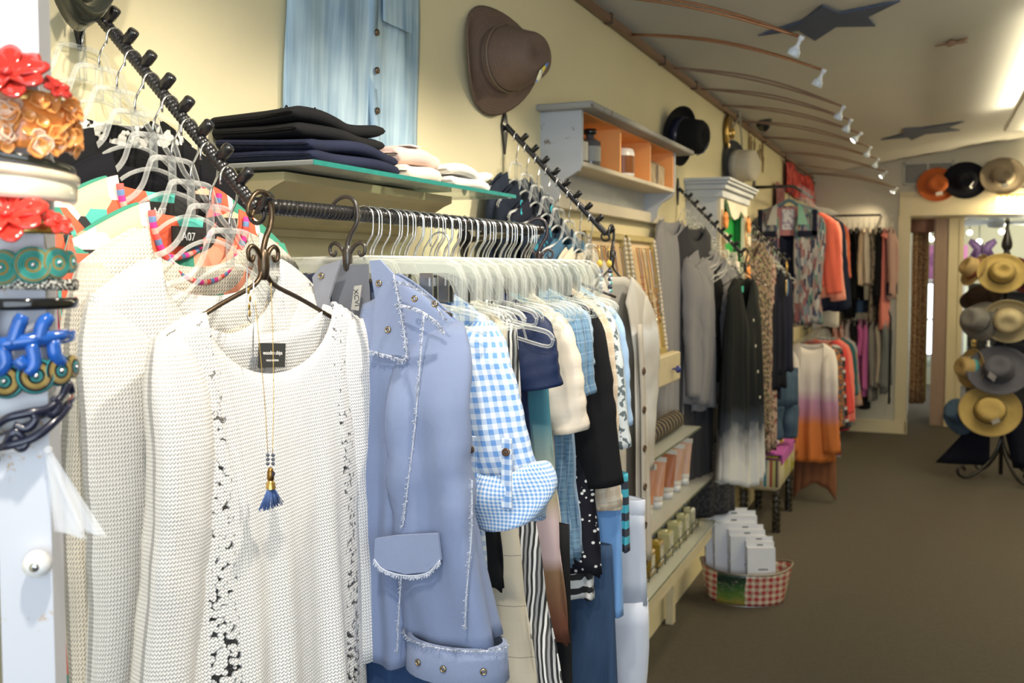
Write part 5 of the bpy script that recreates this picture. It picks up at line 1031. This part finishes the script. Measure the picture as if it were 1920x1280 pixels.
sca = [(.09, CH), (CW-.09, CH), (CW-.09, CH-.09), (CW-.13, CH-.075), (CW-.20, CH-.06), (CW-.27, CH-.10), (CW/2, CH-.115), (.30, CH-.10), (.22, CH-.045), (.14, CH-.02), (.09, CH-.03)]
obj('scalloped_rail', MB().prism([(CD, y, z) for y, z in sca], (.018, 0, 0)), FR, t, False)
for i, (o, z0, z1) in enumerate(((.012, CH-.02, CH+.02), (.03, CH+.02, CH+.045), (.045, CH+.045, CH+.06), (.055, CH+.06, CH+.075))): obj('cornice', MB().box((0, -o, z0), (CD+.018+o, CW+o, z1), .003), CAB, t, False)
OR = plain((.92, .30, .05), .4)
random.seed(5)
for s, yy in ((0, .045), (1, CW-.06)):
    gr = obj('flower_garland', MB().tube(bez([(CD+.024, yy+.02*math.sin(k*2), .06+.11*k) for k in range(7)], 5), .006, 6), plain((.75, .5, .25)), t)
    for k in range(8):
        c = Vector((CD+.036, yy+.035*math.sin(k*2.2), .05+.088*k)); rad = (.05, .03, .03, .045)[k % 4]
        m = MB()
        for j in range(7): m.blob(c+Vector((0, rad*.6*math.cos(2*pi*j/7), rad*.6*math.sin(2*pi*j/7))), .008, rad*.42, rad*.42, 8, 5)
        obj('flower', m, [OR, plain((.95, .55, .28)), plain((.9, .75, .55)), OR][k % 4], gr)
for i, (y, h_, c) in enumerate(((.30, .13, (.85, .75, .6)), (.42, .10, (.06, .04, .03)), (.55, .12, (.80, .72, .62)))):
    r = thing('ornament_box', ['cream figurine box on the green cabinet shelf', 'dark brown ornament on the green cabinet shelf', 'white and brown block ornament on the green cabinet shelf'][i], 'ornament', (WX+.142, 4.93+y, 1.5955)); obj('block', MB().box((-.025, -.05, 0), (.025, .05, h_), .006), plain(c), r, False); obj('top_piece', MB().box((-.02, -.03, h_), (.02, .01, h_+.05), .005), plain(sc(c, .8)), r, False)
# ================================================================ fourth arm
A4 = Vector((-.82, 6.37, 1.72)); H4 = arm('fourth black waterfall rack carrying dark floral dresses', A4, 9); R4 = math.radians(68)
FLO = printed((.26, .20, .16), [(.12, .035, .035), (.07, .06, .05), (.32, .26, .2)], 30, .53); FLD = printed((.06, .05, .045), [(.28, .16, .12), (.22, .22, .10), (.35, .26, .2)], 30, .55); NVY = fabric((.010, .012, .028))
for k, (nm, lb, ct, mt, L, kw) in enumerate([('floral_dress', 'dark floral dress nearest the wall on the fourth arm', 'dress', FLD, 1.2, dict(off=-.35)), ('floral_dress', 'brown glitter floral dress on the fourth arm', 'dress', FLD, 1.15, dict(off=-.30)), ('floral_dress', 'cream dress with dark red blossoms on the fourth arm', 'dress', FLO, 1.22, dict(off=-.24)), ('floral_dress', 'pale dress with brown twig print on the fourth arm', 'dress', printed((.40, .29, .24), [(.16, .04, .04), (.09, .07, .06)], 26, .55), 1.2, dict(off=-.20)), ('navy_dress', 'navy dress behind another navy one on the fourth arm', 'dress', NVY, .85, dict(off=-.12)), ('navy_dress', 'black navy slip on the fourth arm', 'dress', fabric((.008, .009, .016)), .75, dict(off=-.08)), ('navy_dress', 'navy draped top at the front of the fourth arm', 'top', NVY, .62, dict(off=-.0)) ]):
    garment(nm, lb, ct, H4[k+1]+dz+Vector((max(0, .08-.02*k), kw['off'], -.02)), R4, mt, L, sw=.17, sd=.06, D=.018, Dh=.03, rip=(6, .012), ph=k, nf=.12, neck='v', cols=26, rows=18)
    hang(PH, H4[k+1], R4, 'clear plastic hanger on the fourth sloping rack, ' + ORD[k], 'clear hangers on the fourth arm')
trousers('blue_jeans', 'blue jeans hanging under the navy top of the fourth arm', -.86, 6.62, 1.02, .12, .46, .035, denim((.03, .055, .09), (.08, .13, .20), .5), math.radians(50))
for j, px in enumerate((1463, 1477)):
    t = thing('drop_earrings', ['brass drop earrings on the fourth arm, left pair', 'blue and brass drop earrings on the fourth arm, right pair'][j], 'earrings', (-.815, 6.33+.05*j, 1.605)); obj('hook', MB().cyl((0, 0, 0), (0, 0, .12), .002, 5), GOLD, t); obj('drop', MB().blob((0, 0, -.05), .008, .008, .055, 8, 6), [GOLD, gloss((.1, .25, .5), .2)][j], t)
# ================================================================ bench
BF = dipdye([(0, (.3, .3, .3)), (1, (.3, .3, .3))], 1, 0)
def benchmat():
    q = NT('bench_fabric'); tc = q.obj(); s = q.n('ShaderNodeSeparateXYZ'); q.l(tc, s.inputs[0]); n = q.noise(9, tc, 3, .6, (1, 1.4, .6)); fl = q.mix(q.ramp(n, [(.5, (0,0,0)), (.54, (1,1,1))]), (.52, .47, .33), (.36, .34, .03))
    f = q.math('FRACT', q.math('ADD', q.math('DIVIDE', s.outputs[0], .14), 10)); st = q.ramp(f, [(0, (.45, .33, .18)), (.14, (.55, .5, .42)), (.24, (.05, .22, .30)), (.36, (.55, .5, .36)), (.5, (.30, .06, .05)), (.62, (.4, .4, .15)), (.75, (.1, .07, .06)), (.87, (.5, .42, .3))], True)
    nm = q.n('ShaderNodeNewGeometry'); s2 = q.n('ShaderNodeSeparateXYZ'); q.l(nm.outputs['True Normal'], s2.inputs[0]); fr = q.math('LESS_THAN', s2.outputs[1], -.75); return q.fin(q.mix(fr, fl, st), .85)
t = thing('upholstered_bench', 'upholstered bench in olive leaf fabric with twisted black legs', 'bench', (-.965, 6.30, 0))
obj('seat', MB().box((-.135, 0, .27), (.135, .72, .50), .03), benchmat(), t, True, sharp=50); obj('purple_throw', MB().box((-.14, .01, .500), (.142, .62, .512), .004).box((.136, .02, .44), (.145, .60, .505), .003), fabric((.42, .08, .36)), t, False); obj('piping', MB().tube([(-.137, -.002, .48), (.137, -.002, .48), (.137, .722, .48), (-.137, .722, .48)], .007, 6, closed=True), fabric((.12, .02, .12)), t)
for x in (-.10, .105):
    for y in (.06, .66): obj('leg', MB().tube([(x+.006*math.cos(k*1.3), y+.006*math.sin(k*1.3), .275-.275*k/36) for k in range(37)], lambda q: .024 + .005*math.sin(q*36*1.3), 10), gloss((.012, .010, .009), .25), t)
r = thing('ribbon_bow', 'yellow and white ribbon rosette lying on the bench', 'ribbon', (-.93, 6.60, .514)); random.seed(6)
for k in range(8): obj('loop', MB().tube(bez([(0, 0, .01), (.05*math.cos(k), .05*math.sin(k), .05+.02*(k % 3)), (.07*math.cos(k+.5), .07*math.sin(k+.5), .03), (0, 0, .012)], 5), .010, 6), [fabric((.85, .68, .10)), fabric((.75, .7, .62))][k % 2], r)
r = thing('dark_bag', 'black soft bag on the bench behind the dip-dyed dress', 'bag', (-1.04, 6.50, .514)); obj('body', MB().blob((0, 0, .06), .05, .09, .065, 14, 8), BLACKMATTE, r); obj('handle', MB().tube(bez([(0, -.05, .11), (0, -.04, .17), (0, .04, .17), (0, .05, .11)], 5), .006, 6), BLACKMATTE, r)
# ================================================================ floor racks along the wall
def rail(label, pts, mat=IRON, feet=()):
    r = thing('clothes_rail', label, 'clothes rail', pts[0]); O = Vector(pts[0]); obj('bar', MB().tube([Vector(p)-O for p in pts], .011, 8), mat, r)
    for f in feet: obj('post', MB().cyl(Vector(f)-O, Vector((f[0], f[1], 0))-O, .012, 8), mat, r)
    return r
YP = 6.98
r = rail('black wall rail with diamond plates carrying the plaid shirt', [(WX+.01, YP, 2.235), (-.86, YP, 2.235), (-.86, YP+1.2, 2.235)])
obj('diamond_plate', MB().prism([(-.008, 0, .075), (-.008, .06, 0), (-.008, 0, -.075), (-.008, -.06, 0)], (.008, 0, 0)), IRON, r, False); obj('cross_arm', MB().cyl((.02, .02, -.16), (.30, .02, -.16), .009, 8), IRON, r)
PLD = cells([(.14, .16, .20), (.02, .025, .06), (.28, .26, .25), (.19, .07, .08), (.10, .19, .16), (.25, .21, .21), (.035, .045, .10), (.24, .15, .14), (.36, .35, .35)], 42, .85, (1.6, .4, 1))
t = thing('teal_hanger', 'dusty teal hanger of the plaid shirt', 'hanger', (-.89, YP, 2.245)); obj('hook', MB().tube(hook_path(.022, .10), .003, 6), IRON, t); obj('yoke', MB().tube(bez([(-.20, 0, -.19), (-.12, 0, -.16), (-.05, 0, -.13), (0, 0, -.105), (.05, 0, -.13), (.12, 0, -.16), (.20, 0, -.19)], 5), .012, 8).tube([(-.08, 0, -.16), (.08, 0, -.16)], .010, 8), plain((.10, .18, .22), .4), t)
g, sp = garment('plaid_shirt', 'patchwork plaid shirt worn open over a navy top on the wall rail', 'shirt', Vector((-.89, YP-.02, 2.10)), 0, PLD, .80, nw=.09, nf=.10, nb=.0, sw=.225, sd=.08, W=[(0, .225), (.3, .21), (1, .235)], D=.04, Dh=.06, ph=.3, opening=(.24, .22), slv=dict(L=.52, r0=.07, r1=.06, flat=.5, out=.0, fwd=-.01), cols=44)
obj('inner_label', MB().box((-.04, -.006, -.16), (.04, -.003, -.02)), printed((.55, .55, .6), [(.3, .25, .35)], 30), g, False); obj('pink_yoke', MB().box((-.09, -.002, -.20), (.09, .002, -.01)), fabric((.42, .18, .19)), g, False)
for sx in (-1, 1): obj('collar', MB().prism([(sx*.07, -.05, .015), (sx*.10, -.05, -.01), (sx*.135, -.05, -.13), (sx*.07, -.05, -.13)], (0, .01, 0)), [fabric((.42, .42, .40)), fabric((.20, .38, .30))][sx > 0], g, False); obj('navy_trim', MB().box((sx*.07, -.058, -.21), (sx*.20, -.05, -.17)).box((sx*.165, -.058, -.2), (sx*.195, -.05, -.03)), NVY, g, False)
garment('navy_blouse', 'navy scoop-neck top hanging inside the plaid shirt', 'top', Vector((-.89, YP+.005, 2.0)), 0, NVY, .66, nw=.09, nf=.13, sw=.17, sd=.06, D=.02, Dh=.03, ph=2, cols=24)
for i, (nm, lb, ct, c, L, sl, x) in enumerate([('coral_sweater', 'coral red sweater behind the plaid shirt', 'sweater', (.80, .14, .08), .52, .5, -.80), ('coral_cardigan', 'salmon pink cardigan behind the coral sweater', 'cardigan', (.85, .32, .22), .6, .55, -.79), ('navy_sweater', 'navy sweater with long sleeve behind the coral one', 'sweater', (.012, .016, .035), .7, .62, -.77), ('white_tunic', 'cream tunic hem below the coral sweater', 'tunic', (.68, .6, .48), .82, .3, -.80), ('rust_blouse', 'rust orange top at the end of the plaid shirt rail', 'top', (.55, .12, .05), .6, .4, -.78)]):
    garment(nm, lb, ct, Vector((x, YP+.16+.14*i, 2.07)), 0, fabric(c), L, sw=.20, sd=.07, D=.02, Dh=.035, ph=i, slv=dict(L=sl, r0=.058, r1=.05, flat=.6, out=.05), cols=24, rows=18)
    hang(PH, Vector((-.84+(x+.84)*.2, YP+.16+.14*i, 2.252)), 0, 'clear hanger on the wall rail behind the plaid shirt', 'clear hangers on the plaid shirt rail')
# ombre sweater row on a lower rail
YO = 7.25; rail('low black clothes rail of the white and orange dip-dyed sweater', [(-.79, YO-.12, 1.26), (-.79, YO+1.3, 1.26)], IRON, [(-.79, YO+1.28, 1.26)])
OMB = dipdye([(0, (.72, .66, .60)), (.38, (.66, .60, .58)), (.48, (.50, .28, .42)), (.58, (.48, .22, .30)), (.66, (.62, .20, .06)), (1, (.55, .16, .035))], .86, .06, .9, 5)
g, sp = garment('dip_dyed_sweater', 'long sweater shading from white through mauve to orange, front of the low rail', 'sweater', Vector((-.755, YO, 1.15)), .15, OMB, .84, nw=.08, nf=.05, sw=.155, sd=.05, W=[(0, .155), (.3, .16), (1, .175)], D=.05, Dh=.07, rip=(3, .02), ph=1, slv=dict(L=.72, r0=.055, r1=.058, flat=.8, out=.03, fwd=-.06), cols=40)
garment('brown_slip', 'brown pointed hem under the dip-dyed sweater', 'slip', Vector((-.72, YO+.06, 1.12)), .15, fabric((.22, .085, .04)), .98, sw=.13, sd=.05, D=.02, Dh=.03, hc=-.12, ph=2, cols=20)
for i, (nm, lb, ct, m_, L, sl) in enumerate([('orange_cardigan', 'brown and orange print cardigan behind the dip-dyed sweater', 'cardigan', printed((.25, .12, .05), [(.6, .2, .05), (.1, .1, .12)], 24, .5), .75, .55), ('stripe_tunic', 'black and white striped tunic on the low rail', 'tunic', stripes([(.012, .012, .014), (.012, .012, .014), (.5, .48, .46), (.3, .02, .03)], .09, 'V'), .85, .6), ('red_sweater', 'bright red sweater on the low rail', 'sweater', fabric((.70, .06, .05)), .6, .5), ('coral_sweater', 'coral pink long-sleeve sweater on the low rail', 'sweater', fabric((.85, .20, .15)), .6, .58), ('teal_blouse', 'dark teal top near the end of the low rail', 'top', fabric((.03, .10, .11)), .7, .4), ('grey_poncho', 'grey and tan draped poncho at the end of the low rail', 'poncho', printed((.28, .27, .28), [(.42, .22, .14)], 8, .56), .7, .5)]):
    garment(nm, lb, ct, Vector((-.745+.012*i, YO+.16+.16*i, 1.14)), 0, m_, L, sw=.16, sd=.05, D=.02, Dh=.03, ph=i, slv=dict(L=sl, r0=.05, r1=.045, flat=.6, out=.05), cols=22, rows=16)
    hang(PH, Vector((-.77, YO+.16+.16*i, 1.277)), 0, 'clear hanger on the low rail of dip-dyed and red sweaters', 'clear hangers on the low rail')
# ================================================================ two rails in front of the back wall
rail('upper black clothes rail before the back wall', [(-1.05, 10.3, 2.195), (-.45, 10.3, 2.195), (-.45, 10.69, 2.195)]); rail('lower dark clothes rail before the back wall', [(-1.05, 10.3, 1.30), (-.36, 10.3, 1.30), (-.33, 10.3, 1.2), (-.33, 10.3, .35), (-.33, 10.69, .35)])
UP = [('black sweater', (.012, .012, .014), .75, .6), ('black wrap top', (.015, .012, .012), .7, .6), ('cream ribbed cardigan', (.58, .48, .28), .95, .65), ('tan striped tunic', (.40, .34, .20), .95, .3), ('magenta tee', (.50, .08, .30), .62, .2), ('black tunic', (.008, .008, .010), .88, .72), ('charcoal jacket', (.010, .010, .012), .7, .66), ('pale peach shirt', (.78, .60, .42), .55, .5), ('white frilled blouse', (.80, .68, .55), .55, .5), ('leopard print top', (.3, .24, .18), .92, .5), ('black long-sleeve top', (.012, .012, .014), .75, .62), ('coral long top', (.75, .22, .18), .98, .05), ('dusty pink cardigan with navy cuff', (.45, .27, .23), .7, .6)]
LOW = [('black cardigan', (.012, .012, .012), .75, .5), ('dark brown top', (.05, .03, .025), .7, .5), ('pink rose print blouse', (.55, .33, .30), .72, .62), ('blush print blouse', (.58, .40, .36), .75, .6), ('pale mauve cardigan', (.42, .35, .36), .78, .7), ('black shrug', (.012, .012, .012), .45, .3), ('bright pink tee', (.58, .12, .36), .74, .3), ('bright pink long top', (.60, .14, .40), .74, .62), ('grey flecked cardigan', (.24, .22, .2), .8, .6), ('beige sweater', (.45, .38, .30), .65, .55), ('slate grey jacket', (.16, .17, .17), .72, .6)]
for row, (items, z, x0, dx) in enumerate(((UP, 2.08, -.96, .052), (LOW, 1.185, -.93, .056))):
    for i, (nm, c, L, sl) in enumerate(items):
        mt = fabric(c)
        if 'stripe' in nm: mt = stripes([c, sc(c, .6)], .03, 'V')
        if 'print' in nm: mt = printed(c, [sc(c, .3) if 'leopard' in nm else (.45, .10, .09)], 22, .53)
        g, sp = garment(nm.replace(' top', ' blouse').replace(' ', '_').replace('-', '_').replace('_with_navy_cuff', ''), nm + (' on the upper rail at the back wall' if row == 0 else ' on the lower rail at the back wall'), nm.split()[-1] if 'cuff' not in nm else 'cardigan', Vector((x0+dx*i, 10.3-.015*(i % 3), z-.012*(i % 2))), math.radians(84), mt, L, sw=.19, sd=.06, D=.012, Dh=.022, ph=i, slv=dict(L=sl, r0=.05, r1=.042, flat=.55, out=.03, cuff=.12 if 'cuff' in nm else 0, cmat=NVY), cols=16, rows=12, group='clothes on the %s back rail' % ('upper' if row == 0 else 'lower'))
    for i in range(len(items)): hang(PH, Vector((x0+dx*i, 10.3, z+.125)), R90, 'clear hanger on the %s back rail' % ('upper' if row == 0 else 'lower'), 'clear hangers on the %s back rail' % ('upper' if row == 0 else 'lower'))
for i, (x, c) in enumerate(((-.78, (.02, .02, .02)), (-.68, (.01, .01, .012)), (-.56, (.012, .012, .012)))): skirt('dark_skirt', ['black skirt hem under the lower back rail, left', 'black skirt hem under the lower back rail, middle', 'black skirt hem under the lower back rail, right'][i], 'skirt', x, 10.3, .75, .05, .06, .45, .12, fabric(c))
for i, x in enumerate((-.86, -.74, -.62, -.52)): skirt('folded_denim', 'blue denim hem hanging below the upper back rail', 'jeans', x, 10.4, 1.36, .05, .055, .12, .12, denim((.03, .06, .12), (.07, .12, .2)))['group'] = 'denim hems under the upper back rail'
# ================================================================ hats above the header
YH = 10.62
hat('orange_hat', 'orange felt hat with small tag, leftmost on the back header', atY(1757, 346, YH), (.05, -1, .05), .165, .095, .11, fabric((.55, .13, .03)), None, .1, .01, (.7, .65, .6), .85, None, .006, -1.3)
hat('black_hat', 'black wide hat with white tag, middle one on the back header', atY(1810, 338, YH-.03), (.12, -1, .08), .18, .10, .10, fabric((.010, .010, .016)), None, .08, .01, (.7, .72, .75), .85, None, .006, -.6)
hat('taupe_hat', 'taupe woven hat with dark diamond tag, rightmost on the back header', atY(1880, 330, YH-.06), (.05, -1, .1), .18, .10, .11, straw((.30, .235, .16), .01), None, .08, .01, (.02, .02, .02), .85, None, .006, -1.4)
# ================================================================ hat stand
HS = Vector((.56, 8.62, 0)); t = thing('hat_stand', 'black wrought iron hat stand with scrolled feet and turned finial', 'hat stand', HS)
obj('pole', MB().cyl((0, 0, .05), (0, 0, 1.80), .016, 10), IRON, t); obj('finial', MB().lathe([(.018, 1.76), (.03, 1.79), (.02, 1.81), (.038, 1.84), (.04, 1.87), (.028, 1.92), (.014, 1.98), (.012, 2.02), (.02, 2.04), (.014, 2.06), (.001, 2.07)], 16), IRON, t)
for k in range(4):
    a = k*pi/2 + .5; c, s = math.cos(a), math.sin(a); obj('foot', MB().tube(bez([(0, 0, .35), (.05*c, .05*s, .22), (.16*c, .16*s, .10), (.27*c, .27*s, .035), (.34*c, .34*s, .05), (.36*c, .36*s, .10), (.32*c, .32*s, .12), (.30*c, .30*s, .09)], 6), .013, 8), IRON, t)
for k, (z, a) in enumerate(((1.6, -1.6), (1.62, 2.9), (1.24, 3.0), (1.2, -1.5), (.95, 2.9), (.9, -1.6), (.58, -1.7), (.52, 3.0))): obj('branch', MB().tube(bez([(0, 0, z-.04), (.08*math.cos(a), .08*math.sin(a), z-.02), (.14*math.cos(a), .14*math.sin(a), z+.03)], 5), .007, 6), IRON, t)
ST = straw((.62, .44, .14), .007); ST2 = straw((.55, .38, .15), .008); ST3 = straw((.60, .50, .30), .007); gh = 'hats on the iron hat stand'
hat('straw_fedora', 'yellow straw fedora with dark band, top front of the hat stand', atY(1878, 512, 8.42), (.05, -1, .25), .155, .085, .11, ST, plain((.10, .075, .05)), .25, .01, None, .80, gh, .006)
hat('straw_hat', 'straw hat with red-brown band seen from the side, top left of the stand', atY(1828, 506, 8.52), (-.8, -.35, .5), .14, .085, .10, ST2, plain((.22, .05, .03)), .15, .01, None, .85, gh)
hat('dark_hat', 'dark red hat half hidden at the top right of the stand', atY(1912, 515, 8.62), (.7, -.6, .2), .14, .085, .1, fabric((.12, .02, .02)), None, .1, .01, None, .85, gh)
hat('brown_hat', 'dark brown hat behind the grey one on the stand', atY(1838, 560, 8.68), (-.3, -.6, .7), .14, .085, .09, fabric((.05, .03, .02)), None, .1, .01, None, .85, gh)
hat('grey_hat', 'soft grey cloche hat on the left of the stand', atY(1836, 600, 8.46), (-.65, -.75, .2), .155, .095, .13, fabric((.20, .19, .18)), plain((.16, .15, .145)), .05, -.05, None, .85, gh)
hat('cream_hat', 'golden straw cowboy hat with small dark mark on the stand', atY(1892, 600, 8.40), (-.15, -1, -.15), .165, .10, .13, ST3, None, .12, .06, None, .8, gh)
hat('tan_hat', 'tan straw hat with turquoise trim, seen edge on at the left', atY(1822, 690, 8.50), (-.85, -.5, .15), .155, .09, .11, ST2, plain((.05, .30, .32)), .1, .02, None, .85, gh)
hat('slate_hat', 'large slate grey felt hat with silver stud, centre of the stand', atY(1872, 695, 8.38), (-.1, -.9, .45), .20, .10, .12, fabric((.10, .10, .125)), plain((.07, .07, .09)), .1, .03, (.7, .72, .75), .85, gh, .015, -2.2)
hat('black_sun_hat', 'near black hat behind the slate one on the stand', atY(1905, 668, 8.6), (.3, -.9, .3), .17, .095, .11, fabric((.015, .016, .025)), None, .1, .02, None, .85, gh)
hat('straw_sun_hat', 'wide straw sun hat with dark cord and white tag, lowest on the stand', atY(1856, 770, 8.36), (.02, -1, .28), .195, .10, .11, ST, plain((.09, .06, .04)), .05, .02, (.8, .78, .75), .9, gh, .012, -1.0, edge=plain((.4, .28, .1)))
hat('denim_hat', 'blue denim bucket hat behind the wide straw hat', atY(1803, 775, 8.55), (-.6, -.6, .5), .15, .095, .11, denim((.05, .10, .18), (.11, .18, .28)), None, .02, -.07, None, .9, gh)
for sx, lb in ((-1, 'dark navy garment hung low on the hat stand, left drape'), (1, 'dark navy garment hung low on the hat stand, right drape')):
    P = [[(sx*(.02+.26*s+.03*v*(1-s)) + .07*(v-2)*(.4+s), -.06-.02*math.sin(v*1.4), .62-.50*s) for v in range(5)] for s in [i/8 for i in range(9)]]
    q = obj('navy_shawl', MB().grid(P), fabric((.010, .011, .022)), None, True, solid=.01); q.location = HS; tag(q, lb, 'shawl')
# crystal light under the header
t = thing('crystal_lamp', 'bright crystal bead lamp glowing under the cream header at the right edge', 'lamp', (.80, 10.55, 2.36))
obj('bar', MB().box((-.22, -.02, .0), (.35, .02, .02), .003), GOLD, t, False)
for i in range(12): obj('crystal', MB().tube([(-.20+.047*i, 0, 0), (-.20+.047*i, 0, -.02), (-.20+.047*i, 0, -.07), (-.20+.047*i, 0, -.085)], lambda q: .018 if .2 < q < .9 else .004, 6), emit((1, .93, .72), 3.0), t)
obj('wall_stem', MB().cyl((.06, 0, .01), (.06, .115, .01), .008, 6), GOLD, t)
l = bpy.data.lights.new('crystal_lamp_light', 'POINT'); l.energy = 14; l.color = (1, .84, .5); l.shadow_soft_size = .06; lo = bpy.data.objects.new('crystal_lamp_light', l); COL.objects.link(lo); lo.location = (.85, 10.45, 2.22)

# small bright lamps in the back room
for i, (px, py) in enumerate(((1878, 434), (1836, 453), (1818, 436), (1740, 440), (1746, 448))):
    p = atY(px, py, 14.2); t = thing('back_room_lamp', ['bright little lamp in the back room above the finial', 'bright little lamp in the back room above the butterfly', 'dim little lamp high in the back room', 'little lamp seen through the passage, left of two', 'little lamp seen through the passage, right of two'][i], 'lamp', p, 0, 'little lamps in the back room')
    obj('bulb', MB().blob((0, 0, 0), .035, .035, .035), emit((1, .95, .8), 5 if i != 2 else 2), t); obj('stem', MB().cyl((0, 0, .03), (0, 0, 2.95-p.z), .006, 6), IRON, t)
l = bpy.data.lights.new('back_room_light', 'POINT'); l.energy = 45; l.color = (1, .93, .72); l.shadow_soft_size = .15; lo = bpy.data.objects.new('back_room_light', l); COL.objects.link(lo); lo.location = (1.2, 13.9, 2.1)
